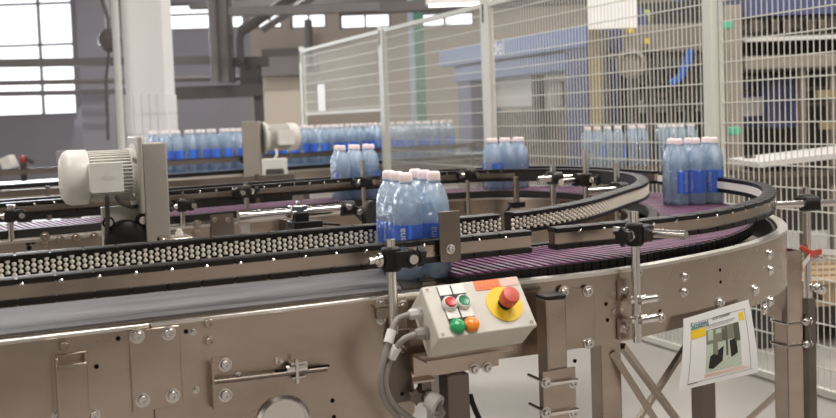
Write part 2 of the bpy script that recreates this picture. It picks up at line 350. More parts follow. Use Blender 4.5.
mb = MB(); q = PD(420, 60, 11); mb.box((q.x, q.y, 2.2), (.11, .11, 4.4), axes=(ER, EF, Z)); tag(obj('steel_post', mb, GREENP), 'slim green steel post behind the mesh fence', 'post')
mb = MB(); q = PD(413, 60, 11.2); mb.box((q.x, q.y, 2.2), (.09, .1, 4.4), axes=(ER, EF, Z)); tag(obj('steel_post', mb, mat('pale_blue_paint', (.42, .50, .62), .5)), 'pale blue upright beside the green steel post', 'post')
# ceiling lamps (one seen over the gantry; the others are unseen, added for light)
lamp_spots = [(PD(454, 6, 9.5), 'fluorescent fitting glowing under the roof girders, above the blue gantry machine')]
for k, (r, f) in enumerate(((-2.5, 1.0), (1.2, 1.2), (-2.6, 4.2), (1.6, 4.4), (4.6, 3.0), (4.8, 7.0), (0.6, 8.5), (-4, 9), (3.0, 10.5), (-2, 13.5), (3, 14))):
    lamp_spots.append((BG(r, f, 4.25), None))
for k, (p, lab) in enumerate(lamp_spots):
    t = thing('ceiling_lamp', lab or 'unseen fluorescent fitting added under the ceiling to light the conveyors', 'lamp', p, 'unseen ceiling lamps added to light the hall' if not lab else None)
    L = .55 if lab else 1.6
    mb = MB(); mb.box(p+Z*.05, (L, .12 if lab else .22, .06), axes=(ER, EF, Z)); obj('housing', mb, PIPEW, t)
    mb = MB(); mb.box(p+Z*.012, (L-.06, .08 if lab else .18, .02), axes=(ER, EF, Z)); obj('diffuser', mb, LAMPE, t)
    if not lab:
        o = area('lamp_light', p-Z*.01, p-Z, .5, 1.6, 84, (1, .955, .90)); o.rotation_euler[2] = AZ; bpy.context.view_layer.update(); o.parent = t; o.matrix_parent_inverse = Matrix.Translation(-p)
        mb = MB(); mb.cyl(p+Z*.07, V(p.x, p.y, 4.41), .01, 6); obj('hanger', mb, PIPEG, t)
    else:
        mb = MB(); mb.cyl(p+Z*.07, V(p.x, p.y, 4.41), .01, 6); obj('hanger', mb, PIPEG, t)
# ------------------------------------------------------------------ conveyor lines
B = .87
def LP(pts, z0=None):
    out = []; z = pts[0][2]
    for p in pts:
        z = p[2] if len(p) > 2 else z
        out.append(V(p[0], p[1], B+z))
    return spline(out, .02)
I_PTS = [(-1, 1.975, .1), (0, 1.975), (.6, 1.975), (.95, 1.97), (1.1, 1.972), (1.23, 1.997), (1.38, 2.06, .101), (1.52, 2.15, .102), (1.68, 2.275, .103), (1.84, 2.40, .104), (1.972, 2.545, .106),
         (2.08, 2.725, .108), (2.15, 2.94, .108), (2.165, 3.18, .107), (2.11, 3.38, .106), (2.0, 3.53, .105), (1.86, 3.60, .105), (1.68, 3.62, .105), (1.4, 3.60), (.9, 3.53), (0, 3.40), (-.7, 3.30)]
O_PTS = [(-1, 1.785, .085), (.3, 1.785), (.9, 1.785), (1.2, 1.782), (1.38, 1.768, .087), (1.57, 1.785, .09), (1.8, 1.885, .094), (1.95, 2.01, .097), (2.07, 2.15, .1), (2.16, 2.32, .1), (2.225, 2.55, .1), (2.285, 2.85, .1),
         (2.32, 3.15), (2.315, 3.42), (2.25, 3.63), (2.1, 3.76), (1.85, 3.83), (1.6, 3.83), (1.2, 3.78), (.8, 3.725), (0, 3.61), (-.7, 3.51)]
F_PTS = [(.735, 1.69, -.004), (.85, 1.685), (1.05, 1.67), (1.2, 1.668), (1.34, 1.69), (1.58, 1.75), (1.76, 1.82), (1.95, 1.935), (2.09, 2.08), (2.19, 2.22), (2.27, 2.38), (2.335, 2.6), (2.39, 2.9), (2.425, 3.2), (2.41, 3.48), (2.32, 3.72), (2.14, 3.86), (1.85, 3.94), (1.6, 3.95), (1.2, 3.90), (.8, 3.84), (0, 3.72), (-.7, 3.62)]
C_PTS = [(.56, 1.875, .012), (.95, 1.873), (1.2, 1.875), (1.38, 1.905), (1.57, 1.965), (1.77, 2.09), (1.93, 2.25), (2.06, 2.44), (2.155, 2.66), (2.21, 2.9), (2.235, 3.16), (2.215, 3.4), (2.13, 3.575), (1.98, 3.68), (1.82, 3.715), (1.62, 3.722), (1.3, 3.69), (.85, 3.625), (0, 3.50), (-.7, 3.40)]
PI_, PO, PF, PC = LP(I_PTS), LP(O_PTS), LP(F_PTS), LP(C_PTS)
def cut(P, x0, x1, first=True):
    """front part of a path between two x values"""
    out = []
    for p in P:
        if x0 <= p.x <= x1: out.append(p)
        elif out and first: break
    return out
bolt_mesh = {}
def bolt(parent, p, n, r=.008, name='bolt', m=None):
    """washer, flange and socket head as one mesh of its own"""
    n = Vector(n).normalized(); p = Vector(p)
    mb = MB(); mb.lathe(p, n, [(r*1.45, -.001), (r*1.45, .0015), (r*1.05, .0017), (r, .006), (r*.85, .008), (r*.45, .008), (r*.42, .005)], 12)
    return obj(name, mb, m or STEELB, parent)
def hole(parent, p, n, r):
    n = Vector(n).normalized(); mb = MB(); mb.lathe(Vector(p)-n*.002, n, [(r, 0), (r, .0026)], 14); return obj('bolt_hole', mb, HOLE, parent)
NF = V(0, -1, 0)
YP = 1.69
def S(px, py, y=YP): return PY(px, py, y)
# --- grey belt conveyor, straight, in front on the left
C1 = thing('belt_conveyor', 'straight conveyor with smooth dark grey belt and bolted steel side panel, front left', 'conveyor', (-.1, 1.85, 0))
xs, xe = S(150, 325).x, S(412, 330).x
for a, b in ((-1.0, xs-.0012), (xs+.0012, xe)):
    mb = MB(); pr = [(a, 0), (b, 0)]
    z1 = B-.007
    if b == xe:
        poly = [V(a, YP, z1), V(b, YP, z1), V(b, YP, B-.235), V(b-.05, YP, B-.30), V(a, YP, B-.30)]
    else: poly = [V(a, YP, z1), V(b, YP, z1), V(b, YP, B-.34), V(a, YP, B-.34)]
    mb.prism(poly, (0, .004, 0)); mb.box(((a+b)/2, YP+.016, z1-.002), (b-a, .032, .004)); obj('side_panel', mb, STEEL, C1)
    mb = MB(); mb.box(((a+b)/2, YP+.0005, z1-.0005), (b-a, .006, .007)); obj('top_edge', mb, EDGE, C1, bevel=.0015)
mb = MB(); mb.box((-.14, 1.728, B-.010), (1.72, .016, .010)); obj('wear_strip', mb, STEELD, C1)
mb = MB(); mb.prism([V(-1, 1.733, B-.002), V(.745, 1.733, B-.002), V(.83, 1.99, B-.002), V(-1, 1.99, B-.002)], (0, 0, -.012)); obj('belt', mb, BELT, C1)
mb = MB(); mb.prism([V(.748, 1.733, B-.001), V(.80, 1.733, B-.001), V(.885, 1.99, B-.001), V(.833, 1.99, B-.001)], (0, 0, -.010))
for k in range(9):
    q = k/9; mb.box((.80+.085*q+.004, 1.735+.255*q, B+.001), (.03, .010, .006))
obj('transfer_comb', mb, STEELD, C1)
mb = MB(); mb.box((-.14, 2.03, B-.17), (1.72, .004, .32)); obj('rear_side_panel', mb, STEELD, C1)
for px in (-30, 330):
    q = S(px, 400); mb = MB(); mb.box((q.x, 1.86, (B-.03)/2), (.06, .30, B-.03)); obj('leg', mb, STEELD, C1)
# splice plate with four bolts
sp = [S(128, 326), S(180, 322.5), S(181, 404), S(133, 413)]
x0, x1 = sp[0].x, sp[1].x-.002; zt, zb = B-.012, S(135, 412).z
mb = MB(); mb.box(((x0+x1)/2, YP-.0025, (zt+zb)/2), (x1-x0, .005, zt-zb)); spl = obj('splice_plate', mb, STEEL, C1, bevel=.002)
for px, py in ((137.2, 336), (168.5, 333), (142.5, 400), (172.5, 395.5)): bolt(spl, S(px, py, YP-.005), NF, .0088)
for px, py in ((64.5, 346), (208.5, 323), (209.5, 341)): bolt(C1, S(px, py), NF, .0085, m=STEEL)
for px, py in ((193, 332), (196, 390), (229, 395)): bolt(C1, S(px, py), NF, .0042)
for px, py in ((118, 338.5), (96.5, 366.5), (186, 331.5), (297, 406), (332.5, 400.5), (334, 417)): hole(C1, S(px, py), NF, .0042)
# box tube bolted on the left of the panel
a, b = S(55.5, 356, YP-.03), S(86.5, 356, YP-.03); zt = S(70, 357, YP-.03).z
mb = MB(); wl = b.x-a.x; cx = (a.x+b.x)/2
for q in (-1, 1): mb.box((cx+q*(wl/2-.0015), YP-.016, zt-.2), (.003, .030, .4))
mb.box((cx, YP-.030, zt-.2-.006), (wl, .003, .388)); mb.box((cx, YP-.002, zt-.2), (wl+.006, .003, .4)); mb.box((cx, YP-.016, zt-.03), (wl-.004, .026, .034)); obj('box_tube', mb, STEEL, C1, bevel=.001)
for px, py in ((58, 415), (94, 415)): bolt(C1, S(px, py), NF, .007)
# slotted latch rod with its bracket
mb = MB(); a, b = S(275, 371.2, YP-.0012), S(329, 365.5, YP-.0012); mb.bar(a, b, .0025, .0085, up=Y); obj('slot', mb, HOLE, C1)
a, b = S(211, 382.5, YP-.02), S(327, 369, YP-.02)
mb = MB(); mb.cyl(a, b, .0042, 10); rod = obj('latch_rod', mb, STEELD, C1)
mb = MB(); q = S(217, 383, YP-.012); mb.box(q+V(.010, .010, .0), (.030, .004, .085)); mb.box(q+V(-.009, .0, -.002), (.004, .03, .080)); br = obj('latch_bracket', mb, STEEL, C1)
for px, py in ((225, 364.5), (225, 395)): bolt(br, S(px, py, YP-.004), NF, .0085)
bolt(C1, S(238, 377), NF, .006)
mb = MB(); q = S(298, 369, YP-.018); mb.box(q+V(0, .006, .012), (.030, .028, .004)); mb.box(q+V(0, .006, -.014), (.026, .024, .003)); mb.box(q+V(-.004, -.004, -.002), (.005, .010, .044)); mb.cyl(q+V(-.022, 0, .001), q+V(.016, 0, .003), .0075, 8)
mb.cyl(q+V(-.034, .016, .012), q+V(-.034, .016, .024), .005, 8); obj('latch_clip', mb, STEELB, C1)
mb = MB(); q = S(283, 423); mb.lathe(q, NF, [(.052, -.002), (.052, .006), (.046, .009), (.043, .006), (.043, .001)], 32); obj('shaft_ring', mb, STEELB, C1)
# bracket plate at the right end
mb = MB(); a, b = S(384, 331), S(411, 400); mb.box(((a.x+b.x)/2, YP-.003, (a.z+b.z)/2), (b.x-a.x, .006, a.z-b.z)); bp = obj('bracket_plate', mb, STEELD, C1, bevel=.001)
for px, py in ((381, 303), (381.5, 319), (403, 305.5), (402, 349)): bolt(C1, S(px, py), NF, .0075)
for px, py in ((386, 391), (402, 394)): hole(bp, S(px, py, YP-.006), NF, .0035)
# --- curved chain conveyor
C2 = thing('curved_conveyor', 'conveyor bend with purple slat chain sweeping round in a curved polished steel trough', 'conveyor', (1.6, 2.7, 0))
mb = MB(); mb.sweep(PF, [(0, 0), (.004, 0), (.004, -.004), (.004, -.152), (0, -.152)]); obj('side_panel', mb, STEELC, C2)
mb = MB(); mb.sweep(PF, [(-.002, .001), (.024, .001), (.024, -.003), (-.002, -.006)]); obj('top_flange', mb, EDGE, C2)
mb = MB(); mb.sweep(PF, [(.030, -.004), (.036, -.004), (.036, -.072), (.030, -.072)]); obj('shade_liner', mb, BLACKR, C2)  # added black band stands in for the shade inside the trough
IN = offset(PI_, .055, 0); IN = [V(p.x, p.y, B) for p in IN]
def tidy(P, md):
    out = [P[0]]
    for p in P[1:]:
        if (p-out[-1]).length > md: out.append(p)
    return out
IN = [p for p in tidy(IN, .012) if p.y > 2.2 or p.x > .9]
mb = MB(); mb.sweep(IN, [(0, -.012), (.004, -.012), (.004, -.22), (0, -.22)]); obj('inner_side_panel', mb, STEELC, C2)
mb = MB(); mb.sweep(IN, [(-.012, -.010), (.006, -.010), (.006, -.016), (-.012, -.016)]); obj('inner_flange', mb, EDGE, C2)
mb = MB(); trough = [V(p.x, p.y, B) for p in PC]; mb.sweep(trough, [(-.15, -.07), (.11, -.07), (.11, -.075), (-.15, -.075)]); obj('trough_floor', mb, STEELD, C2)  # dull steel here: the trough's inner shade is put into its colour
WO, WI = .145, .115
PCc = [p for p in PC if not (p.y < 2.2 and p.x < .86)]
mb = MB(); mb.sweep(PCc, [(-WO, -.006), (WI, -.006), (WI, -.030), (-WO, -.030)]); obj('chain_side', mb, CHAINB, C2)
mb = MB(); fine = resample(PCc, .0205)
for i, p in enumerate(fine):
    t, n = tang(fine, i); sk = 0
    for (u0, u1, du) in ((-WO, -.045, 0), (-.047, .035, .0), (.033, WI, 0)):
        c = p+n*((u0+u1)/2)+t*du; mb.box(c-Z*.004, (.0115, u1-u0-.003, .009), axes=(t, n, Z))
ch = obj('slat_chain', mb, PURPLE, C2)
mb = MB()
for i, p in enumerate(fine):
    t, n = tang(fine, i); mb.box(p-n*(WO+.002)-Z*.012, (.0195, .006, .020), axes=(t, n, Z)); mb.box(p-n*(WO+.005)-Z*.024, (.008, .004, .008), axes=(t, n, Z))
obj('chain_link_ends', mb, BLACK, C2)
mb = MB(); mb.sweep([p for p in offset(PC, 0, 0) if not (p.y < 2.3 and p.x < 1.0)], [(WI+.004, .004), (WI+.03, .004), (WI+.03, -.02), (WI+.004, -.02)]); obj('inner_wear_strip', mb, BLACKR, C2)
def onF(px, py):
    """point of the outer panel seen at a pixel: walk the panel path for the nearest bearing"""
    best = None
    for i in range(len(PF)-1):
        p, q = PF[i], PF[i+1]; d = ray(px, py)
        ex, ey = q.x-p.x, q.y-p.y; den = d.x*ey-d.y*ex
        if abs(den) < 1e-9: continue
        tt = (p.x*ey-p.y*ex)/den; ss = (p.x*d.y-p.y*d.x)/den
        if tt > 0 and -.001 <= ss <= 1.001:
            if best is None or tt < best[0]:
                n = V(ey, -ex, 0).normalized(); best = (tt, CAMP+d*tt, n)
    return best[1], best[2]
for px, py in ((585, 342), (638, 272), (660.5, 317), (684.5, 276.5), (683.5, 292), (755, 290), (719.5, 303), (769, 254.5), (770, 270), (770, 301), (764, 309)):
    p, n = onF(px, py); bolt(C2, p, n, .0085 if px < 700 else .0105)
for px, py in ((660, 311), (606, 304), (720, 270), (720.5, 282), (607.5, 320), (575, 361)):
    p, n = onF(px, py); hole(C2, p, n, .0042)
pa, na = onF(574, 286); pb, nb = onF(588, 286); pc_ = onF(562, 286)[0]
mb = MB(); c0 = (pc_+pa)/2; t = (pa-pc_).normalized(); q0, q1 = onF(560, 286)[0], onF(592, 350)[0]
mb.box((q0+onF(592, 286)[0])/2+V(0, -.003, -.066), ((onF(592, 286)[0]-q0).length, .005, .125), axes=(t, V(-t.y, t.x, 0), Z)); cov = obj('splice_plate', mb, STEEL, C2, bevel=.001)
for px, py in ((562, 291), (586, 290.5), (587, 342.5)):
    p, n = onF(px, py); bolt(cov, p+n*.007, n, .0085)
# legs and braces
def leg_at(px0, px1, pytop, y, name='leg', m=STEEL, parent=C2, top=None):
    a, b = PY(px0, pytop, y), PY(px1, pytop, y); wdt = b.x-a.x; zt = top if top else a.z
    mb = MB(); mb.box(((a.x+b.x)/2, y+wdt*.4, zt/2), (wdt, wdt*.8, zt)); mb.box(((a.x+b.x)/2, y+wdt*.4, .004), (wdt*1.7, wdt*1.5, .008)); return obj(name, mb, m, parent, bevel=.002)
leg_at(601, 621, 350, 1.76, top=B-.10)
q = PD(703, 380, 3.55); mb = MB(); mb.box((q.x, q.y, (B-.2)/2), (.06, .06, B-.2)); obj('leg', mb, STEELD, C2)
for a, b in (((612, 352, 2.15), (668, 440, 2.15)), ((622, 346, 2.3), (692, 440, 2.75)), ((690, 340, 2.9), (625, 440, 2.7)), ((790, 382, 2.9), (735, 432, 3.1))):
    mb = MB(); mb.bar(PD(*a), PD(*b), .015, .015); obj('brace', mb, STEELC, C2)
# square post at the right with strap
q = PD(787, 250, 2.83); QA = q
mb = MB(); ax = (ER*.94+EF*.34).normalized(); ay = V(-ax.y, ax.x, 0)
for s_ in (-1, 1):
    mb.box(V(q.x, q.y, q.z/2)+ax*(s_*.0265), (.003, .056, q.z), axes=(ax, ay, Z)); mb.box(V(q.x, q.y, q.z/2)+ay*(s_*.0265), (.056, .003, q.z), axes=(ax, ay, Z))
mb.box(V(q.x, q.y, .004), (.12, .12, .008)); pst = obj('corner_post', mb, STEEL, C2)
for py in (324, 347):
    mb = MB(); zc = PD(786, py, 2.8).z; c = V(q.x, q.y, zc)
    for s_ in (-1, 1): mb.tube([c+ax*.05+ay*(s_*.033), c-ax*.036+ay*(s_*.033)], .004, 8)
    mb.tube([c-ax*.033-ay*.036, c-ax*.033+ay*.036], .004, 8); mb.tube([c+ax*.02-ay*.033, c-ax*.036-ay*.033], .004, 8)
    obj('strap', mb, STEELB, C2)
    bolt(C2, c+ax*.034-ay*.034, -ay, .008); bolt(C2, c+ax*.05-ay*.03, ax, .008)
mb = MB(); c = V(q.x, q.y, PD(797, 335, 2.8).z)+ax*.042; mb.box(c, (.004, .05, .11), axes=(ax, ay, Z)); obj('strap_plate', mb, STEELD, C2)
mb = MB(); p0 = PD(771, 312, 2.82); mb.prism([p0+V(0, 0, .03), p0+ER*.03+V(0, 0, .0), p0+ER*.03-Z*.03, p0-ER*.01-Z*.012], EF*.004); obj('gusset', mb, STEEL, C2)
# square tube post in front (beside the control box)
TP = thing('tube_post', 'tall square stainless tube post with black end cap, right of the control box', 'post', (0, 0, 0))
a, b = PY(546.5, 300, 1.60), PY(566, 299, 1.60); wdt = b.x-a.x; TP.location = ((a.x+b.x)/2, 1.62, 0); zt = a.z
mb = MB(); mb.box(((a.x+b.x)/2, 1.60+.02, zt/2), (wdt, .04, zt)); mb.box(((a.x+b.x)/2, 1.62, .004), (.12, .12, .008)); obj('tube', mb, STEEL, TP, bevel=.003)
mb = MB(); mb.box(((a.x+b.x)/2, 1.62, zt+.003), (wdt+.002, .042, .007)); obj('end_cap', mb, BLACK, TP, bevel=.002)
for py in (382, 412):
    mb = MB(); c = V((a.x+b.x)/2, 1.62, PY(553, py, 1.6).z); mb.tube([c+V(-wdt/2-.004, .05, 0), c+V(-wdt/2-.004, -.034, 0), c+V(wdt/2+.012, -.034, 0), c+V(wdt/2+.012, .05, 0)], .0035, 8); ub = obj('clamp_bolt', mb, STEELB, TP)
    for px in (546, 573): bolt(ub, PY(px, py+.5, 1.594), NF, .0078)
mb = MB(); c = PY(559.5, 397, 1.596); mb.box(c, (wdt+.03, .004, .11)); obj('clamp_plate', mb, STEEL, TP)
# ------------------------------------------------------------------ guide rails
def bead_columns(mb, P, u, ztop, h, rows=3, pitch=.0115, r=.0046):
    Q = resample(P, pitch)
    for i, p in enumerate(Q):
        n = tang(Q, i)[1]; c = p+n*u; st = (i % 2)*.5
        prof = []; z0 = -h
        m = rows
        for k in range(m):
            zc = -h+(k+.25+st)*h/(m+.0); hh = h/m
            prof += [(r*.45, zc-hh*.34), (r, zc-hh*.2), (r, zc+hh*.2), (r*.45, zc+hh*.34)]
        mb.lathe(V(c.x, c.y, p.z+ztop), Z, prof, 6)
def segs(P, L):
    Q = resample(P, L); out = []
    for a in range(len(Q)-1):
        out.append((Q[a], Q[a+1]))
    return out
def capstrip(mb, P, u0, u1, z0, z1, L=.062):
    Q = resample(P, L/4)
    for i in range(0, len(Q)-4, 4):
        sub = [Q[i].lerp(Q[i+1], .12), Q[i+1], Q[i+2], Q[i+3], Q[i+4].lerp(Q[i+3], .12)]
        if i+8 >= len(Q): sub[-1] = Q[-1]
        mb.sweep(sub, [(u0, z0), (u1, z0), (u1, z1-.0015), (u1-.002*(1 if u1 > u0 else -1), z1), (u0, z1)])
    R = MB(); mb.sweep(Q, [(u0*.8, z0+.001), (u1*.9, z0+.001), (u1*.9, z1-.002), (u0*.8, z1-.002)])
def rivets(P, u, z, t, L=.062):
    Q = resample(P, L); first = None; base = rootloc(t)
    for i, p in enumerate(Q[1:-1]):
        n = tang(Q, i+1)[1]; c = p+n*u+Z*z
        if first is None:
            mb = MB(); mb.lathe((0, 0, 0), Y, [(.0038, -.004), (.0038, .002), (.002, .0035)], 8); first = o = obj('rivet', mb, STEELB, t, loc=(0, 0, 0)); o.data.transform(Matrix.Translation(base))
        else: o = first.copy(); COL.objects.link(o); o.parent = t
        d = n if u > 0 else -n; o.location = c-base; o.rotation_euler.z = math.atan2(-d.x, d.y)
def inner_rail(P, label, front=True, group=None):
    t = thing('guide_rail', label, 'rail', V(P[0].x, P[0].y, B), group)
    mb = MB(); capstrip(mb, P, .032, -.006, -.0095, 0); obj('top_strip', mb, BLACK, t)
    mb = MB(); mb.sweep(P, [(.003, -.041), (.030, -.041), (.030, -.009), (.003, -.009)]); obj('body', mb, BLACKR if front else STEELD, t)
    if front:
        mb = MB(); bead_columns(mb, P, -.002, -.0095, .0315); obj('roller_strip', mb, BEAD, t)
    mb = MB(); capstrip(mb, P, .032, -.006, -.050, -.041); obj('bottom_strip', mb, BLACK, t)
    return t
k0 = next(i for i, p in enumerate(PI_) if p.x > 1.10)
k1 = next(i for i, p in enumerate(PI_) if p.y > 3.5)
r1 = inner_rail(PI_[:k0], 'straight black roller guide rail with ivory rollers behind the dark grey belt')
r2 = inner_rail(PI_[k0+1:k1], 'curved black roller guide rail with ivory rollers on the inside of the purple bend')
Pb = PI_[k1-1:]
t = thing('guide_rail', 'black capped steel guide rail along the near side of the return lane', 'rail', V(Pb[0].x, Pb[0].y, B))
mb = MB(); capstrip(mb, Pb, .034, -.004, -.010, 0); obj('top_strip', mb, BLACK, t)
mb = MB(); mb.sweep(Pb, [(.0, -.040), (.026, -.040), (.033, -.032), (.033, -.018), (.026, -.010), (.0, -.010)]); obj('body', mb, STEELD, t)
mb = MB(); capstrip(mb, Pb, .030, -.004, -.050, -.040); obj('bottom_strip', mb, BLACK, t)
rivets(Pb, .033, -.010, t)
def outer_rail(P, label, curve=False, beads=False):
    t = thing('guide_rail', label, 'rail', V(P[0].x, P[0].y, B))
    mb = MB(); capstrip(mb, P, .004, -.030, -.011, 0); obj('top_strip', mb, BLACK, t)
    mb = MB(); mb.sweep(P, [(0, -.036), (0, -.010), (-.026, -.010), (-.026, -.036)]); obj('body', mb, STEELC if curve else STEEL, t)
    if beads:
        mb = MB(); bead_columns(mb, P, .003, -.011, .026, rows=2, pitch=.016, r=.006); obj('roller_strip', mb, BEAD, t)
    else: rivets(P, -.028, -.011, t)
    mb = MB(); capstrip(mb, P, .004, -.030, -.047, -.035); obj('bottom_strip', mb, BLACK, t)
    return t
ka = next(i for i, p in enumerate(PO) if p.x > PY(527, 240, 1.785).x)
kb = next(i for i, p in enumerate(PO) if p.y > 2.9)
kc = next(i for i, p in enumerate(PO) if p.y > 3.8)
outer_rail(PO[:ka], 'straight outer guide rail with black scalloped caps in front of the first bottle pack')
ob = outer_rail(PO[ka+2:kb], 'curved outer guide rail round the purple bend, on the camera side', True)
mb = MB(); mb.sweep(PO[ka+6:kb], [(.004, -.034), (.006, -.034), (.006, -.012), (.004, -.012)]); obj('inner_liner', mb, WHITE, ob)
i0 = min(range(len(PO)), key=lambda i: (PO[i]-V(2.27, 2.62, 0)).length_squared if PO[i].y < 2.9 else 9); 
tt, nn = tang(PO, i0); text('VALU GUIDE', .015, PO[i0]+nn*.0065-Z*.028, -tt, Z, INK, ob)
outer_rail(PO[kb+1:kc], 'curved outer guide rail at the far end of the bend, behind the third pack', True)
outer_rail(PO[kc+1:], 'straight guide rail with ivory rollers along the far side of the return lane', False, True)
# steel joining plate clipped on the outer rail beside the first pack
JP = thing('joining_plate', 'upright flat steel plate bolted on the outer rail, just right of the first bottle pack', 'plate', PY(450, 262, 1.75))
mb = MB(); a, b = PY(438.5, 212, 1.745), PY(461, 261, 1.745); mb.box(((a.x+b.x)/2, 1.745, (a.z+b.z)/2), (b.x-a.x, .004, a.z-b.z)); obj('plate', mb, STEELD, JP, bevel=.001)
bolt(JP, PY(450.5, 249, 1.743), NF, .0068)
# ------------------------------------------------------------------ guide posts with clamps
def zrow(p, px, py):
    dep = (V(p.x, p.y, HC)-CAMP).dot(_fw); return PD(px, py, dep).z
def star(mb, c, n, r=.017):
    n = n.normalized(); u = Z; v = n.cross(u)
    poly = []
    for k in range(12):
        a = 2*PI*k/12; rr = r if k % 2 == 0 else r*.66; poly.append(c+(u*math.cos(a)+v*math.sin(a))*rr)
    mb.prism(poly, n*.012)
def guide_post(label, p, px, pt, pc, pb, n, rin, rout, knob=1, R=.0095, k=1.0, group=None, both=False, star_on=True):
    n = n.normalized(); tdir = V(-n.y, n.x, 0)
    zt, zc, zb = zrow(p, px, pt), zrow(p, px, pc), zrow(p, px, pb)
    t = thing('guide_post', label, 'post', V(p.x, p.y, zb), group)
    mb = MB(); mb.cyl(V(p.x, p.y, zb), V(p.x, p.y, zt), R, 16); obj('upright_rod', mb, STEELB if k > .8 else STEELC, t)
    c = V(p.x, p.y, zc); c2 = c+tdir*(.030*k)*knob
    mb = MB(); mb.lathe(c-Z*.022*k, Z, [(R*1.6, 0), (R*2.0, .004*k), (R*2.0, .040*k), (R*1.6, .044*k)], 14)
    mb.box(c+tdir*(.017*k*knob), (.034*k, .040*k, .030*k), axes=(tdir, n, Z)); mb.lathe(c2-n*.018*k, n, [(R*2.0, 0), (R*2.0, .036*k)], 14)
    obj('clamp_body', mb, BLACK, t, bevel=.002)
    mb = MB(); mb.cyl(c2-n*rin, c2+n*rout, R*.95, 14); obj('cross_rod', mb, STEELB, t)
    mb = MB(); e = c-tdir*(.024*k*knob); mb.cyl(c, e-tdir*(.012*k*knob), .006*k, 10); 
    if star_on: star(mb, e-tdir*(.012*k*knob), -tdir*knob, .019*k); obj('star_knob', mb, BLACK, t)
    else: mb.lathe(e-tdir*(.012*k*knob), -tdir*knob, [(.007, 0), (.007, .007)], 6); obj('lock_nut', mb, STEELB, t)
    mb = MB(); mb.lathe(e+tdir*.004*knob, -tdir*knob, [(.013*k, 0), (.013*k, .005*k), (.008*k, .006*k), (.008*k, .012*k)], 12); obj('clamp_washer', mb, STEELB, t)
    if both:
        mb = MB(); star(mb, c2+tdir*(.022*k)*knob, tdir*knob, .019*k); mb.cyl(c2, c2+tdir*(.03*k)*knob, .006*k, 8); obj('star_knob', mb, BLACK, t)
    return t
p = PY(392, 280, 1.672)
g = guide_post('front guide post with black star knob clamp standing left of the control box', p, 392, 240, 260, 336, V(0, -1, 0), .10, .035, knob=1, both=True, k=1.05, star_on=False)
mb = MB(); c = V(p.x, 1.683, PY(392, 312, 1.68).z); mb.box(c, (.06, .01, .02)); mb.box(c+V(-.012, .0, .016), (.05, .028, .004)); obj('post_bracket', mb, STEEL, g)
p0, n0 = onF(636, 290); p = p0-V(p0.x, p0.y, 0).normalized()*.042
g = guide_post('guide post with chrome collars and star knob clamp on the curved panel', p, 636, 212, 235, 345, (n0*.9+V(.25, -.1, 0)), .07, .10, knob=1, k=1.1)
for py in (301, 321):
    zc = zrow(p, 636, py); mb = MB(); mb.lathe(V(p.x, p.y, zc-.006), Z, [(.0135, 0), (.0135, .012)], 14); mb.cyl(V(p.x-.005, p.y-.017, zc), V(p.x+.040, p.y-.017+.004, zc), .0085, 12); mb.cyl(V(p.x-.02, p.y-.003, zc), V(p.x+.02, p.y-.003, zc), .008, 10); cl = obj('collar', mb, STEELB, g)
for py, zz in ((290, .028), (328, -.012)):
    zc = zrow(p, 636, py); mb = MB(); q, n1 = onF(622, py); mb.box(q+n1*.004, (.03, .006, .045), axes=(V(-n1.y, n1.x, 0), n1, Z)); mb.bar(q+n1*.006+Z*(-.018 if py < 300 else .02), V(p.x, p.y, q.z+(-.018 if py < 300 else .02)), .02, .004); bb = obj('post_bracket', mb, STEEL, g); bolt(bb, q+n1*.007, n1, .008)
p = PD(807, 240, 2.95)
g = guide_post('guide post with long pale cross rods outside the right end of the bend', p, 807, 188, 203, 300, -ER, .20, .20, knob=1, k=1.15, R=.0115)
for py in (258, 290):
    zc = zrow(p, 812, py); mb = MB(); mb.lathe(V(p.x, p.y-.02, zc)+ER*.022, -EF, [(.015, -.02), (.015, .012), (.008, .016)], 10); obj('clamp_bolt', mb, STEELB, g)
mb = MB(); zz = zrow(p, 807, 300); mb.box(V(p.x, p.y, zz/2), (.03, .03, zz)); obj('base_column', mb, STEELD, g)
# posts inside the loop, along the return lane
def back_post(label, px, pt, pc, pb, y, rin, rout, n=V(0.12, -1, 0), knob=1, k=.95, R=.0095):
    q = PY(px, pc, y); return guide_post(label, q, px, pt, pc, pb, n, rin, rout, knob, R, k)
def yI(px): # the return lane rail in front of which the post stands
    best = min(Pb, key=lambda p: abs((418+FPX*(p-CAMP).dot(_rt)/(p-CAMP).dot(_fw))-px)); return best.y
for px, pt, pc, pb, lab, rin, rout in ((10, 205, 216, 246, 'far guide post with clamp at the left edge, above the white-blue slats', .03, .05), (182, 198, 206, 240, 'far guide post just right of the grey gear motor bracket', .03, .05),
        (246, 184, 192, 238, 'far guide post at the left end of the chrome sensor arm', .03, .05), (363, 160, 182, 214, 'far guide post in front of the pack on the return lane', .03, .04),
        (467, 172, 175, 215, 'far guide post between the first pack and the pack by the fence', .03, .04)):
    y = yI(px)-.075; q = PY(px, pc, y)
    guide_post(lab, q, px, pt, pc, pb, V(.1, -1, 0), rin+.05, rout, 1 if px != 246 else -1, .0095, .95)
for px, pt, pc, pb, lab in ((516, 177, 181, 209, 'plain short steel post inside the bend below the pack by the fence'),):
    y = 3.1; q = PY(px, pc, y); t = thing('support_rod', lab, 'post', V(q.x, y, zrow(q, px, pb)))
    mb = MB(); mb.cyl(V(q.x, y, zrow(q, px, pb)), V(q.x, y, zrow(q, px, pt)), .0115, 14); obj('rod', mb, STEELC, t)
    mb = MB(); mb.box(V(q.x, y, zrow(q, px, 205)), (.05, .04, .02)); mb.tube([V(q.x-.03, y, zrow(q, px, 206)), V(q.x-.055, y, zrow(q, px, 214))], .008); obj('foot_clamp', mb, BLACK, t)
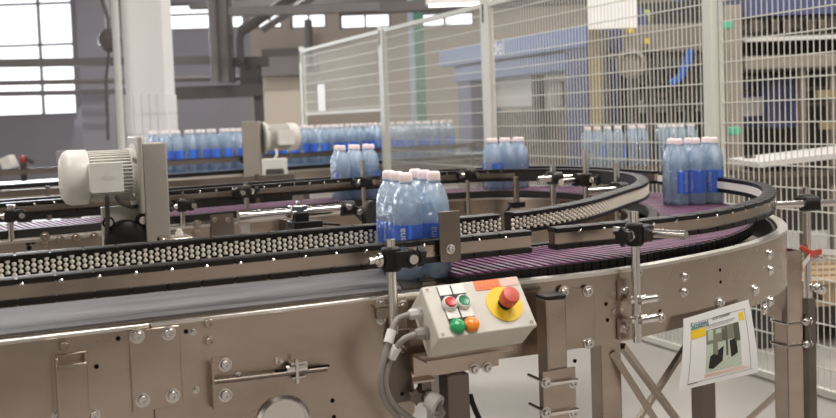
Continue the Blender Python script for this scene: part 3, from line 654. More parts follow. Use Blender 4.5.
q = PY(553, 185, 2.85); g = guide_post('guide post with shiny cross rod inside the bend, left of the inner curve', q, 553, 166, 178, 210, V(-1, .12, 0), .10, .07, 1, .011, 1.0)
q = PY(586, 185, 2.75); g = guide_post('guide post inside the bend with black clamp on the far curve', q, 586, 150, 180, 212, V(.9, .5, 0), .12, .03, 1, .011, 1.0)
q = PY(617, 190, 2.62); g = guide_post('guide post inside the bend nearest its inner curve, with pale cross rod pointing left', q, 617, 163, 189, 222, V(-1, .05, 0), .10, .13, 1, .011, 1.0)
# ------------------------------------------------------------------ bottle packs
BH, BR = .22, .0306
def bottle_meshes(h, r, clearm, seg=18, lettering=True, nm='bottle'):
    prof = [(r*.80, 0), (r*.97, .006), (r, .014), (r*.965, .022), (r, .030), (r, h*.19), (r*.985, h*.20), (r*.985, h*.50), (r, h*.51), (r*.95, h*.535), (r, h*.56), (r*.96, h*.585), (r, h*.62), (r*.985, h*.68), (r*.92, h*.745), (r*.80, h*.80), (r*.62, h*.85), (r*.48, h*.885), (r*.42, h*.90), (r*.49, h*.905), (r*.49, h*.915), (r*.38, h*.92), (r*.38, h*.94)]
    root = MB(); root.lathe((0, 0, 0), Z, prof, seg); return root
def label_shell(h, r):
    mb = MB(); n = 14; z0, z1 = h*.18, h*.52; fs = []; vs = []
    for i in range(n):
        a = -1.25+2.5*i/(n-1)
        for z in (z0, z1): vs.append(V(math.sin(a)*(r+.0006), -math.cos(a)*(r+.0006), z))
    for i in range(n-1): fs.append((2*i, 2*i+2, 2*i+3, 2*i+1))
    mb.add(vs, fs); return mb
def cap_mb(h, r):
    mb = MB(); mb.lathe((0, 0, h*.915), Z, [(r*.44, 0), (r*.46, .002), (r*.45, h*.055), (r*.41, h*.075), (r*.32, h*.085)], 14); return mb
def make_pack(name, label, nx, ny, h, r, m, group=None, detail=True, rot=None):
    t = thing(name, label, 'bottle pack', (0, 0, 0), group); first = None
    for i in range(nx):
        for j in range(ny):
            x, y = (i-(nx-1)/2)*2*r*.99, (j-(ny-1)/2)*2*r*.99
            if first is None:
                b = obj('bottle', bottle_meshes(h, r, m, 18 if detail else 10), m, t, loc=(0, 0, 0)); first = b
                cp_ = obj('cap', cap_mb(h, r), CAPP if detail else CAPW, b)
                lb = obj('label', label_shell(h, r), LBL, b)
                if detail:
                    mbt = text('studena', h*.094, (0, 0, 0), Z, -X, LBLW, lb)
                    for v in mbt.data.vertices:  # wrap lettering round the label
                        a = v.co.x/(r) if True else 0
                        v.co = V(math.sin(a-.12)*(r+.0013), -math.cos(a-.12)*(r+.0013), v.co.z+h*.20)
                b.location = (x, y, 0)
            else:
                b = copy_tree(first, t); b.location = (x, y, 0)
            b.rotation_euler.z = (rot[(i*ny+j) % len(rot)] if rot else random.uniform(-1.2, 1.2))
    # film drawn tight round the bottles
    mb = MB(); X0, Y0 = nx*r*.99+.001, ny*r*.99+.001; rings = []
    for (zz, ins, rad) in ((.002, .002, r*.9), (.012, 0, r), (h*.55, 0, r), (h*.64, r*.06, r*.95), (h*.72, r*.22, r*.8)):
        hx, hy = X0-ins, Y0-ins; ring = []
        for q, (sx, sy) in enumerate(((1, 1), (-1, 1), (-1, -1), (1, -1))):
            for k in range(6):
                a = q*PI/2+k*PI/10; ring.append(V(sx*(hx-rad)+rad*math.cos(a), sy*(hy-rad)+rad*math.sin(a), zz))
        rings.append(ring)
    n = len(rings[0]); vs = [v for g_ in rings for v in g_]; fs = [(k*n+i, k*n+(i+1) % n, (k+1)*n+(i+1) % n, (k+1)*n+i) for k in range(len(rings)-1) for i in range(n)]
    mb.add(vs, fs); obj('shrink_film', mb, FILM, t)
    return t
G1 = 'six packs on the purple and grey belts'
pk = make_pack('water_bottle_pack', 'nearest pack of blue water bottles, on the dark grey belt behind the control box', 2, 3, BH, BR, PET, None, True, [-.35, -1.3, -1.2, -.15, .6, 2.0])
pk.location = (.838, 1.878, B-.001); pk.rotation_euler.z = math.radians(-6)
def pack_at(lab, px, py, z, rz, shift, rots):
    c = copy_tree(pk); c['label'] = lab; q = PZ(px, py, B+z); c.location = q+shift; c.rotation_euler.z = math.radians(rz)
    for b, a in zip([k for k in c.children if k.name.startswith('bottle')], rots): b.rotation_euler.z = a
    return c
p2 = pack_at('pack of blue water bottles on the purple bend, beside its outer rail', 690, 207.5, .012, 40, V(.055, .085, 0), (-2.15, -2.3, -.9, -1.4, 1.9, -.4))
p2.location = (2.165, 2.55, B+.012); p2.rotation_euler.z = math.radians(73)
p3 = pack_at('pack of blue water bottles at the far end of the bend before a fence post', 506, 190, .012, 115, V(0, .0, 0), (.5, 1.9, -1.0, .2, .9, 2.5))
p3.location = (2.085, 3.66, B+.012); p3.rotation_euler.z = math.radians(80)
p4 = pack_at('pack of blue water bottles on the straight return lane, behind the black sensor disc', 356, 194, .012, 97, V(0, .0, 0), (.0, 1.2, 2.2, .4, -.9, 1.5))
q = PY(356, 170, 3.66); p4.location = (q.x, 3.672, B+.012); p4.rotation_euler.z = math.radians(88)
# far bottle conveyor with rows of bigger bottles
RY0, RSL = 7.82, .20
def RW(x): return RY0+RSL*(x-3.1)
ang = math.atan(RSL); RD = V(math.cos(ang), math.sin(ang), 0); RN = V(-RD.y, RD.x, 0)
def rp(px):  # point of the far lane's axis at a picture column
    d = ray(px, 150); t = (RY0-3.1*RSL)/(d.y-RSL*d.x); p = d*t; return V(p.x, p.y, 0)
B2 = .855
C3 = thing('far_conveyor', 'straight steel conveyor carrying the long row of packs past the fence, behind the gear motors', 'conveyor', V(2, RW(2), 0))
def strip(mb, u0, u1, z0, z1, xa=-1.6, xb=4.6):
    a, b = V(xa, RW(xa), 0), V(xb, RW(xb), 0); c = (a+b)/2+RN*((u0+u1)/2); mb.box(V(c.x, c.y, (z0+z1)/2), ((b-a).length, u1-u0, z1-z0), axes=(RD, RN, Z))
mb = MB(); strip(mb, -.17, .17, B2-.03, B2); obj('belt', mb, FARB, C3)
mb = MB(); strip(mb, -.176, -.172, B2-.036, B2-.004); obj('belt_edge', mb, BLACK, C3)
mb = MB(); strip(mb, -.21, -.206, B2-.20, B2-.035); obj('side_panel', mb, STEEL, C3)
mb = MB(); strip(mb, -.215, -.20, B2-.05, B2-.036); obj('top_edge', mb, EDGE, C3)
for xx in (-1.2, .6, 2.4, 4.2):
    mb = MB(); mb.box(V(xx, RW(xx), (B2-.05)/2), (.06, .30, B2-.05), axes=(RD, RN, Z)); obj('leg', mb, STEELD, C3)
R3 = thing('guide_rail', 'grey guide rail running in front of the long row of packs on the far conveyor', 'rail', V(2, RW(2)-.19, B2))
mb = MB(); strip(mb, -.215, -.190, B2+.060, B2+.095); obj('body', mb, STEELD, R3); mb = MB(); strip(mb, -.22, -.190, B2+.097, B2+.103); obj('top_strip', mb, BLACK, R3)
for k, px in enumerate((232, 327, 455)):
    q = rp(px)-RN*.25; mb = MB(); mb.cyl(V(q.x, q.y, B2-.12), V(q.x, q.y, B2+.11), .012, 8); obj('rail_post', mb, STEELD, R3)
    mb = MB(); mb.box(V(q.x, q.y, B2+.07), (.07, .05, .05), axes=(RD, RN, Z)); obj('rail_clamp', mb, BLACK, R3)
far = make_pack('water_bottle_pack', 'x', 3, 2, .316, .045, PETF, 'packs in the long row on the far conveyor', False, [.3, 2.0, .8, -1.2, .1, 1.6])
ORD = ['first', 'second', 'third', 'fourth', 'fifth', 'sixth', 'seventh', 'eighth', 'ninth', 'tenth', 'eleventh', 'twelfth', 'thirteenth', 'fourteenth']
s0 = rp(148); s1 = rp(470); L = (s1-s0).length; npk = int(L/.290); k2 = 0
for k in range(npk):
    p = s0+RD*(.13+.290*k)
    o = far if k2 == 0 else copy_tree(far)
    o['label'] = '%s pack from the left in the long row on the far conveyor' % ORD[k2]
    o.location = V(p.x, p.y, B2+.001); o.rotation_euler.z = ang+random.uniform(-.02, .02); k2 += 1
# ------------------------------------------------------------------ control box
CB = thing('control_box', 'light grey push button box with yellow emergency stop, mounted before the grey conveyor panel', 'control box', PY(475, 320, 1.58))
th = math.radians(50); Wv = X.copy(); Hv = V(0, -math.cos(th), -math.sin(th)); Dv = V(0, math.sin(th), -math.cos(th)); Nv = -Dv
TL = PY(421.5, 287.3, 1.60); TRx = PY(517, 280.6, 1.60); W = TRx.x-TL.x; Hh = .107; Dd = .070
cbx = lambda u, v, d=0: TL+Wv*(u*W)+Hv*(v*Hh)-Nv*d
mb = MB(); c = cbx(.5, .5, Dd/2+.006); mb.box(c, (W, Hh, Dd-.010), axes=(Wv, -Hv, Nv)); obj('housing', mb, BOXW, CB, bevel=.004)
mb = MB(); mb.box(cbx(.5, .5, .0055), (W+.002, Hh+.002, .011), axes=(Wv, -Hv, Nv)); lid = obj('lid', mb, BOXW, CB, bevel=.003)
for u, v in ((.045, .07), (.955, .07), (.045, .93), (.955, .93)):
    mb = MB(); mb.lathe(cbx(u, v, .0004), Nv, [(.0036, 0), (.0036, .0012), (.002, .0012), (.002, .0004)], 10); obj('lid_screw', mb, STEELD, lid)
mb = MB(); mb.box(cbx(.275, .47, -.0006), (W*.265, Hh*.86, .0014), axes=(Wv, -Hv, Nv)); obj('button_panel', mb, BLACK, CB)
for u, v in ((.208, .12), (.347, .12), (.208, .575), (.347, .575)):
    mb = MB(); mb.box(cbx(u, v, -.0016), (W*.122, Hh*.185, .0012), axes=(Wv, -Hv, Nv)); obj('name_card', mb, WHITE, CB)
for u, v, m, nm, kind in ((.205, .395, REDB, 'stop_button', 0), (.345, .395, GREEN, 'start_button', 0), (.205, .83, GREENB, 'indicator_lamp', 1), (.345, .83, ORANGE, 'indicator_lamp', 1)):
    c = cbx(u, v, -.001)
    if kind == 0:
        mb = MB(); mb.lathe(c, Nv, [(.0142, 0), (.0142, .006), (.0122, .009), (.0112, .009), (.0108, .006)], 24); bz = obj('bezel', mb, WHITE, CB)
        mb = MB(); hh = .0125 if u < .3 else .009; mb.lathe(c, Nv, [(.0105, .004), (.0105, hh-.002), (.009, hh), (.004, hh-.0006)], 22); obj(nm, mb, m, bz)
    else:
        mb = MB(); mb.lathe(c, Nv, [(.0146, 0), (.0146, .003), (.0138, .007), (.011, .0095), (.006, .011), (.001, .0115)], 24); obj(nm, mb, m, CB)
mb = MB(); c = cbx(.755, .52, -.0004); mb.lathe(c, Nv, [(.0365, 0), (.0365, .0012), (.001, .0012)], 40); obj('yellow_disc', mb, YELLOW, CB)
mb = MB(); mb.lathe(c, Nv, [(.0105, .001), (.0105, .010), (.0125, .012), (.0160, .014), (.0170, .017), (.0170, .034), (.0158, .0365), (.010, .0375), (.001, .038)], 28); obj('emergency_stop_button', mb, RED, CB)
mb = MB(); mb.lathe(c, Nv, [(.0135, .0008), (.0135, .005), (.012, .007)], 24); obj('button_base', mb, BLACK, CB)
mb = MB(); mb.box(cbx(.655, .105, -.0006), (W*.26, Hh*.19, .0012), axes=(Wv, -Hv, Nv)); ol = obj('warning_label', mb, ORANGEL, CB)
text('NOTAUS', .0105, cbx(.555, .16, -.0016), Wv, -Hv, INKR, ol)
mb = MB(); mb.box(cbx(.885, .09, -.0005), (W*.19, Hh*.16, .0008), axes=(Wv, -Hv, Nv)); obj('blank_label', mb, mat('faded_pink_label', (.80, .52, .45), .5), CB)
cabs = []
for k, v in enumerate((.30, .68)):
    c = TL+Hv*(v*Hh)-Nv*.038
    mb = MB(); mb.lathe(c, -X, [(.013, -.002), (.013, .006), (.0105, .007), (.0105, .020), (.008, .024)], 8); obj('cable_gland', mb, CABLE if k else PIPEW, CB)
    e = c-X*.022; dn = PY((386, 391)[k], (356, 366)[k], 1.60)
    P = spline([e, e-X*.025+V(0, .0, -.006), dn+V(.004, 0, .02), PY((380, 385)[k], 380, 1.60), PY((386, 392)[k], 402, 1.61), PY((402, 412)[k], (424, 419)[k], 1.62), PY((412, 425)[k], (450, 424)[k], 1.63)], .012)
    mb = MB(); mb.tube(P, .0056, 10); cbl = obj('cable', mb, CABLE, CB)
    mb = MB(); i = 4; mb.cyl(P[i], P[i+2], .009, 10); obj('cable_tag', mb, WHITE, cbl)
# mounting bar and bracket of the box
mb = MB(); a, b = PY(413, 366, 1.655), PY(498, 360, 1.655); mb.box(((a.x+b.x)/2, 1.655, (a.z+b.z)/2+.004), (b.x-a.x, .006, .042)); mb.box(((a.x+b.x)/2, 1.625, (a.z+b.z)/2+.027), (b.x-a.x, .066, .004)); brk = obj('mounting_bar', mb, STEEL, CB)
for px in (474, 487): bolt(brk, PY(px, 369 if px < 480 else 367.5, 1.651), NF, .0075)
mb = MB(); mb.prism([PY(413, 382, 1.64), PY(436, 379, 1.64), PY(424, 372, 1.66), PY(412, 374, 1.66)], (0, .0, -.004)); obj('bracket_foot', mb, STEEL, CB)
a, b = PY(448, 400, 1.665), PY(470, 400, 1.665); mb = MB(); mb.box(((a.x+b.x)/2, 1.685, (B-.17)/2), (b.x-a.x, .04, B-.17)); obj('stand_leg', mb, STEELD, CB, bevel=.002)
mb = MB(); a, b = PY(429, 400, 1.95), PY(441, 400, 1.95); mb.box(((a.x+b.x)/2, 1.95, .36), (b.x-a.x, .03, .72)); tag(obj('white_upright', mb, PIPEW), 'slim white upright under the conveyor behind the cable connector', 'post')
t = thing('cable_connector', 'round white cable connector with black star knob hanging under the control box', 'connector', PY(436, 400, 1.66))
mb = MB(); c = PY(434, 402, 1.64); d = V(.5, -.75, -.42).normalized(); mb.lathe(c-d*.02, d, [(.012, 0), (.0125, .006), (.018, .008), (.0185, .030), (.015, .033), (.013, .033), (.012, .026)], 18); obj('sleeve', mb, PIPEW, t)
mb = MB(); c2 = PY(420, 394, 1.66); mb.cyl(c-d*.012, c2, .011, 10); star(mb, c2+V(-.003, 0, 0), V(-.6, -.5, -.2), .017); mb.box(c2+V(.01, 0, .02), (.02, .02, .03)); obj('knob', mb, STEELD, t)
P = spline([c+d*.008, c+d*.022+Z*-.012, PY(436, 418, 1.63), PY(430, 432, 1.63)], .01); mb = MB(); mb.tube(P, .006, 8); obj('cable', mb, CABLE, t)
mb = MB(); mb.tube(spline([PY(470, 395, 1.75), PY(474, 407, 1.75), PY(482, 425, 1.75)], .02), .006, 8); tag(obj('hanging_cable', mb, BLACK), 'short black cable hanging under the conveyor, right of the stand leg', 'cable')
# ------------------------------------------------------------------ gear motor on the return lane
def gear_motor(label, pc, ax, k, gear=True, group=None):
    """pc: centre of the motor flange; ax: direction from flange to fan end"""
    t = thing('gear_motor', label, 'motor', pc-Z*.3*k, group); ay = Z.cross(ax).normalized()
    if ay.y > 0: ay = -ay
    R = .092*k
    mb = MB(); mb.lathe(pc+ax*.012*k, ax, [(R*.98, 0), (R*.98, .018*k), (R*.80, .022*k), (R*.80, .165*k), (R*.90, .168*k)], 28)
    n = 44
    for i in range(n):
        a = 2*PI*i/n; u = ay*math.cos(a)+Z*math.sin(a); v = ax.cross(u)
        mb.box(pc+ax*.095*k+u*R*.86, (.135*k, .004*k, .16*R), axes=(ax, v, u))
    obj('finned_body', mb, CREAM, t)
    mb = MB(); mb.lathe(pc+ax*.165*k, ax, [(R*.98, 0), (R*1.0, .004*k), (R*1.0, .055*k), (R*.93, .070*k), (R*.72, .082*k), (R*.2, .084*k)], 28); fc = obj('fan_cover', mb, CREAM, t)
    mb = MB()
    mb.box(pc+ax*.122*k+ay*R*1.12, (.100*k, .05*k, .092*k), axes=(ax, ay, Z)); tb = obj('terminal_box', mb, CREAM, t, bevel=.004*k)
    mb = MB(); mb.box(pc+ax*.122*k+ay*(R*1.12+.027*k), (.105*k, .008*k, .098*k), axes=(ax, ay, Z)); obj('box_lid', mb, CREAM, tb, bevel=.002*k)
    if gear: text('SEW', .022*k, pc+ax*.140*k+ay*(R*1.12+.0312*k)-Z*.008*k, -ax, Z, BOXW, tb, depth=.0006)
    mb = MB(); mb.lathe(pc+ax*.016*k, -ax, [(R*.80, 0), (R*1.14, .002*k), (R*1.14, .014*k), (R*1.0, .016*k)], 28); fl = obj('flange', mb, CREAM, t)
    for a in (.6, 2.3, 3.9, 5.5):
        u = ay*math.cos(a)+Z*math.sin(a); mb = MB(); mb.lathe(pc+u*R*.98+ax*.012*k, ax, [(.009*k, 0), (.009*k, .012*k), (.004*k, .016*k)], 6); obj('bolt', mb, STEELB, fl)
    return t, R, ay
axm = V(-1, -.05, 0).normalized(); pc = PY(137, 174, 2.80)
gm, R, ay = gear_motor('large cream gear motor with terminal box on a steel bracket, beside the black gearbox', pc, axm, .82)
a, b = PY(142, 150, 2.74), PY(166.5, 150, 2.74); zt, zb = PY(150, 143, 2.74).z, PY(150, 250, 2.74).z
mb = MB(); mb.box(((a.x+b.x)/2, 2.74+.06, (zt+zb)/2), (b.x-a.x, .13, zt-zb)); mb.box((a.x-.010, 2.80, pc.z), (.012, .19, .21)); obj('mounting_bracket', mb, mat('bracket_grey', (.34, .31, .27), .45), gm, bevel=.004)
a, b = PY(101, 207, 2.80), PY(150, 205, 2.80); zb2 = PY(120, 252, 2.80).z
mb = MB(); mb.box(((a.x+b.x)/2, 2.80, (a.z+zb2)/2), (b.x-a.x, .03, a.z-zb2)); mb.box((a.x+.004, 2.775, (a.z+zb2)/2), (.012, .02, a.z-zb2)); mb.box((b.x-.004, 2.775, (a.z+zb2)/2), (.014, .02, a.z-zb2)); obj('mounting_plate', mb, CREAM, gm, bevel=.003)
mb = MB(); mb.box(((a.x+b.x)/2, 2.84, (zb2+.02)/2), (.10, .06, zb2+.02)); mb.box(((a.x+b.x)/2, 2.84, .005), (.2, .16, .01)); obj('stand', mb, STEELD, gm)
mb = MB(); c = PY(127, 242, 2.755); mb.lathe(c+Y*.03, -Y, [(.060, 0), (.060, .03), (.057, .040), (.043, .048), (.02, .051), (.001, .051)], 28)
for q in (-1, 1): mb.cyl(c+V(q*.046, .03, .057), c+V(q*.046, -.004, .057), .0165, 14); 
gb = obj('gearbox_cover', mb, BLACK, gm)
for q in (-1, 1): mb = MB(); mb.lathe(c+V(q*.046, -.004, .057), -Y, [(.011, -.001), (.011, .003), (.006, .004)], 12); obj('bolt', mb, CREAM, gb)
mb = MB(); mb.tube(spline([PY(107, 196, 2.69), PY(107.5, 215, 2.72), PY(107, 240, 2.76), PY(107, 254, 2.77)], .03), .006, 8); mb.tube(spline([PY(116, 196, 2.69), PY(121, 203, 2.70), PY(132, 207, 2.74), PY(138, 206, 2.78)], .02), .006, 8); obj('motor_cable', mb, MDARK, gm)
q = PD(258, 137, 6.0)
gm2, R2, ay2 = gear_motor('second cream gear motor, farther back between the two bottle rows', PD(262, 138, 6.0), V(1, .05, 0).normalized(), .95, False)
mb = MB(); a = PD(253, 154, 5.95); mb.box(a, (.105, .12, .40), axes=(ER, EF, Z)); obj('mounting_bracket', mb, MBEIGE, gm2, bevel=.005)
mb = MB(); mb.tube(spline([PD(276, 149, 5.8), PD(277, 156, 5.8), PD(272, 162, 5.8), PD(271, 172, 5.8)], .03), .009, 8); obj('motor_cable', mb, CREAM, gm2)
mb = MB(); mb.box(PD(275, 172, 5.75), (.14, .08, .16), axes=(ER, EF, Z)); obj('junction_box', mb, CREAM, gm2, bevel=.004)
mb = MB(); mb.box(PD(275, 174, 5.68), (.10, .05, .06), axes=(ER, EF, Z)); obj('connector_plug', mb, MDARK, gm2, bevel=.004)
mb = MB(); a = PD(265, 185, 5.9); mb.box(V(a.x, a.y, .4), (.10, .10, .8), axes=(ER, EF, Z)); obj('stand', mb, STEELD, gm2)
# ------------------------------------------------------------------ sensor arm between the lanes
t = thing('sensor_arm', 'chrome rod carrying a black disc reflector, between the roller rail and the return lane', 'sensor arm', PY(290, 214, 2.35))
a, b = PY(243, 216.5, 2.35), PY(345, 208, 2.35)
mb = MB(); mb.cyl(a, b, .0125, 16); obj('rod', mb, STEELB, t)
mb = MB(); mb.cyl(a-X*.012, a+X*.012, .017, 14); mb.box(a+V(.004, .012, -.02), (.022, .03, .05)); obj('end_clamp', mb, STEELB, t)
mb = MB(); c = PY(298, 212, 2.35); mb.box(c, (.042, .032, .034)); mb.cyl(c+Z*.015, c+Z*.028, .006, 8); mb.cyl(c+V(-.014, -.02, 0), c+V(-.014, .02, 0), .006, 8); mb.cyl(c+V(.014, -.02, 0), c+V(.014, .02, 0), .006, 8); obj('cross_clamp', mb, STEELB, t, bevel=.002)
mb = MB(); c = PY(305, 224, 2.34); mb.box(c, (.075, .06, .018)); mb.box(c+V(-.012, 0, .016), (.035, .04, .03)); mb.bar(c+V(.03, 0, .0), c+V(.085, .01, -.008), .05, .006); obj('foot', mb, BLACK, t, bevel=.002)
mb = MB(); mb.cyl(c-Z*.5, c, .011, 10); obj('support_rod', mb, STEELD, t)
mb = MB(); c = PY(349, 208, 2.345); mb.cyl(c-X*.022, c+X*.012, .020, 14); mb.bar(c, PY(360, 212, 2.34), .03, .022); mb.bar(PY(360, 211, 2.34), PY(366, 217, 2.35), .024, .028); hd = obj('swivel_head', mb, BLACK, t, bevel=.002)
bolt(hd, PY(349, 207, 2.322), NF, .006); bolt(hd, PY(359.5, 212, 2.322), NF, .006)
mb = MB(); c = PY(369.5, 216.5, 2.35); n = V(.72, -.70, 0).normalized(); mb.lathe(c-n*.006, n, [(.001, 0), (.040, 0), (.043, .004), (.043, .010), (.040, .013), (.001, .013)], 28); obj('disc', mb, BLACKR, t)
# grey junction box with knob behind the rollers
t = thing('junction_box', 'low pale grey junction box with brass knob, right of the large gear motor', 'box', PY(182, 244, 2.55))
a = PY(175, 241, 2.50); mb = MB(); mb.box(a-Z*.012, (.078, .08, .05)); obj('housing', mb, STEELC, t, bevel=.006)
mb = MB(); mb.cyl(a+V(.012, 0, .012), a+V(.012, 0, .022), .010, 12); mb.cyl(a+V(.012, 0, .022), a+V(.012, 0, .030), .007, 6); obj('knob', mb, CREAM, t)
mb = MB(); mb.box(V(a.x, a.y+.02, (a.z-.04)/2), (.05, .05, a.z-.04)); obj('stand', mb, STEELD, t)
# ------------------------------------------------------------------ return lane front panel
RP = thing('return_frame', 'bolted steel side frame below the return lane, seen over the roller rail', 'frame', (.5, 3.4, 0))
def yR(x): return 3.29+.10*x+.03
aX, bX = -.7, 1.35
P = [V(aX+(bX-aX)*i/10, yR(aX+(bX-aX)*i/10), B) for i in range(11)]
mb = MB(); mb.sweep(P, [(0, -.02), (.004, -.02), (.004, -.30), (0, -.30)]); obj('side_panel', mb, STEEL, RP)
mb = MB(); mb.sweep(P, [(-.003, -.016), (.03, -.016), (.03, -.022), (-.003, -.024)]); obj('top_edge', mb, EDGE, RP)
def onR(px, py):
    d = ray(px, py); tt = 3.32/(d.y-.10*d.x); return CAMP+d*tt
nR = V(.1, -1, 0).normalized()
for px, py in ((45, 236.5), (45, 245), (60, 240), (76, 238), (197, 224), (197, 233), (214, 220), (227, 220), (94, 237)): bolt(RP, onR(px, py)-Y*.003, nR, .0105, m=STEEL)
for px, py in ((28, 243), (33, 242), (29, 248), (169, 231)): hole(RP, onR(px, py), nR, .008)
mb = MB(); a, b = onR(210, 218), onR(233, 216); mb.bar(a+V(0, -.004, -.07), b+V(0, -.004, -.07), .006, .16); obj('cover_plate', mb, STEELD, RP)
mb = MB(); a, b = onR(278, 226), onR(292, 226); mb.bar(a+V(0, -.03, -.1), b+V(0, -.03, -.1), .06, .25); obj('leg', mb, STEELD, RP)
for x in (-.4, .55): mb = MB(); mb.box((x, yR(x)+.12, (B-.12)/2), (.06, .10, B-.12)); obj('leg', mb, STEELD, RP)
# dark conveyor lines far left, between the window wall and the gear motor
for k, (py, lab, y, z) in enumerate(((178, 'low steel conveyor with pale blue belt behind the gear motor, at the left edge', 4.9, .845),)):
    t = thing('side_conveyor', lab, 'conveyor', (0.4, y, 0))
    a, b = -1.2, 1.5
    mb = MB(); mb.box(((a+b)/2, y+.15, z), (b-a, .26, .02)); obj('belt', mb, FARB, t)
    mb = MB(); mb.box(((a+b)/2, y, z-.035), (b-a, .02, .05)); obj('belt_edge', mb, BLACK, t)
    mb = MB(); mb.box(((a+b)/2, y-.03, z-.15), (b-a, .01, .17)); obj('side_panel', mb, STEEL, t)
    mb = MB(); mb.box(((a+b)/2, y-.05, z+.075), (b-a, .03, .03)); obj('guide_rail', mb, STEELD, t)
    mb = MB(); mb.box(((a+b)/2, y-.035, z-.22), (b-a, .03, .035)); obj('lower_rail', mb, BEAMD, t)
    for x in (-.9, .2, 1.2):
        mb = MB(); mb.box((x, y+.14, (z-.02)/2), (.06, .2, z-.02)); obj('leg', mb, STEELD, t)
        mb = MB(); mb.cyl((x+.1, y-.06, z-.06), (x+.1, y-.06, z+.10), .012, 8); obj('rail_post', mb, STEELD, t)
t = thing('hand_valve', 'small red capped valve on the far left conveyor rail, below the big window', 'valve', PD(23, 165, 6.6))
mb = MB(); c = PD(23, 158, 6.6); mb.lathe(c-Z*.035, Z, [(.016, 0), (.024, .01), (.024, .035), (.018, .05), (.001, .055)], 12); obj('cap', mb, mat('dull_red', (.35, .05, .04), .5), t)
mb = MB(); mb.cyl(c+ER*.02, c+ER*.07-Z*.03, .016, 10); mb.cyl(c-Z*.16, c-Z*.03, .02, 8); obj('body', mb, MDARK, t)
t = thing('machine_block', 'pale beige block tilted on the far left conveyor rail beside the red valve', 'block', PD(9, 170, 6.6))
mb = MB(); mb.box(PD(9, 163, 6.6), (.08, .1, .09), axes=((ER+Z*.4).normalized(), EF, (Z-ER*.4).normalized())); obj('body', mb, CREAM, t, bevel=.006)
mb = MB(); mb.box(PD(68, 160, 7.2), (.14, .1, .14), axes=(ER, EF, Z)); q_ = PD(68, 160, 7.2); mb.box(V(q_.x, q_.y, q_.z/2-.03), (.04, .04, q_.z-.06)); tag(obj('small_cabinet', mb, mat('grey_cabinet', (.30, .27, .25), .5), bevel=.005), 'small grey cabinet half hidden by the gear motor fan cover', 'box')
# ------------------------------------------------------------------ paper notice on the curved panel
NT = thing('notice_sheet', 'white printed notice with a photo, taped to the curved steel panel at a tilt', 'notice', PD(718, 345, 2.36))
n0 = (onF(690, 300)[1]+onF(740, 290)[1]).normalized()
dL, dR = (onF(684, 300)[0]-CAMP).dot(_fw)-.03, (onF(746, 290)[0]-CAMP).dot(_fw)-.02
pTL, pTR, pBL = PD(683.5, 319, dL), PD(748.5, 299.5, dR), PD(677, 391, dL-.03)
xd = (pTR-pTL); PWd = xd.length; xd.normalize(); yd = (pBL-pTL); PHt = yd.length; yd = (yd-xd*yd.dot(xd)*.0).normalized(); nrm = xd.cross(yd).normalized()
if nrm.dot(CAMP-pTL) < 0: nrm = -nrm
pBR = PD(757, 372, dR-.03)
def pp(u, v, d=0): return pTL.lerp(pTR, u).lerp(pBL.lerp(pBR, u), v)+nrm*(d+.004*math.sin(v*2.6)*1.5)
mb = MB(); N = 10; vs = [pp(u, q/N, s_) for s_ in (0, -.0005) for q in range(N+1) for u in (0, 1)]
fs = [(2*i, 2*i+1, 2*i+3, 2*i+2) for i in range(N)]; o_ = 2*(N+1); fs += [(a+o_, b+o_, c+o_, d+o_) for a, b, c, d in fs]; fs += [(2*i, 2*i+2, 2*i+2+o_, 2*i+o_) for i in range(N)]+[(2*i+1, 2*i+3, 2*i+3+o_, 2*i+1+o_) for i in range(N)]+[(0, 1, 1+o_, o_), (2*N, 2*N+1, 2*N+1+o_, 2*N+o_)]
mb.add(vs, fs); sh = obj('sheet', mb, PAPER, NT)
def patch(name, u0, v0, u1, v1, m, d=.0008, parent=sh, n=6):
    mb = MB(); vs = []; 
    for s_ in (0, -.0004):
        for q in range(n+1):
            for u in (u0, u1): vs.append(pp(u, v0+(v1-v0)*q/n, d+s_))
    fs = [(2*i, 2*i+1, 2*i+3, 2*i+2) for i in range(n)]; o_ = 2*(n+1); fs += [(a+o_, b+o_, c+o_, e+o_) for a, b, c, e in fs]
    fs += [(0, 1, 1+o_, o_), (2*n, 2*n+1, 2*n+1+o_, 2*n+o_)]+[(2*i, 2*i+2, 2*i+2+o_, 2*i+o_) for i in range(n)]+[(2*i+1, 2*i+3, 2*i+3+o_, 2*i+1+o_) for i in range(n)]
    mb.add(vs, fs); return obj(name, mb, m, parent)
PHG = mat('print_pale_green', (.50, .58, .47), .5); PHD = mat('print_dark', (.10, .10, .075), .5); PHM = mat('print_olive', (.22, .22, .16), .5)
patch('yellow_patch', .10, .20, .30, .32, YELLOW); patch('yellow_patch', .80, .135, .875, .245, YELLOW)
ph = patch('printed_photo', .31, .25, .78, .84, PHG, .0008)
patch('photo_upper_area', .31, .25, .78, .45, PHM, .0012, ph)
for u0, v0, u1, v1, m in ((.33, .26, .40, .40, PHG), (.44, .27, .52, .33, PHG), (.40, .42, .46, .62, PHM), (.575, .27, .60, .66, PHD), (.70, .25, .78, .50, PHD), (.53, .30, .565, .44, PHD)): patch('photo_detail', u0, v0, u1, v1, m, .0015, ph)
def poly_patch(name, pts, m, parent, d=.0016):
    mb = MB(); mb.prism([pp(u, v, d) for u, v in pts], -nrm*.0004); return obj(name, mb, m, parent)
poly_patch('photo_dark_bag', [(.34, .78), (.36, .62), (.54, .52), (.52, .72), (.40, .80)], INK if False else BLACKR, ph); poly_patch('photo_dark_case', [(.625, .47), (.72, .45), (.73, .66), (.64, .70)], BLACKR, ph)
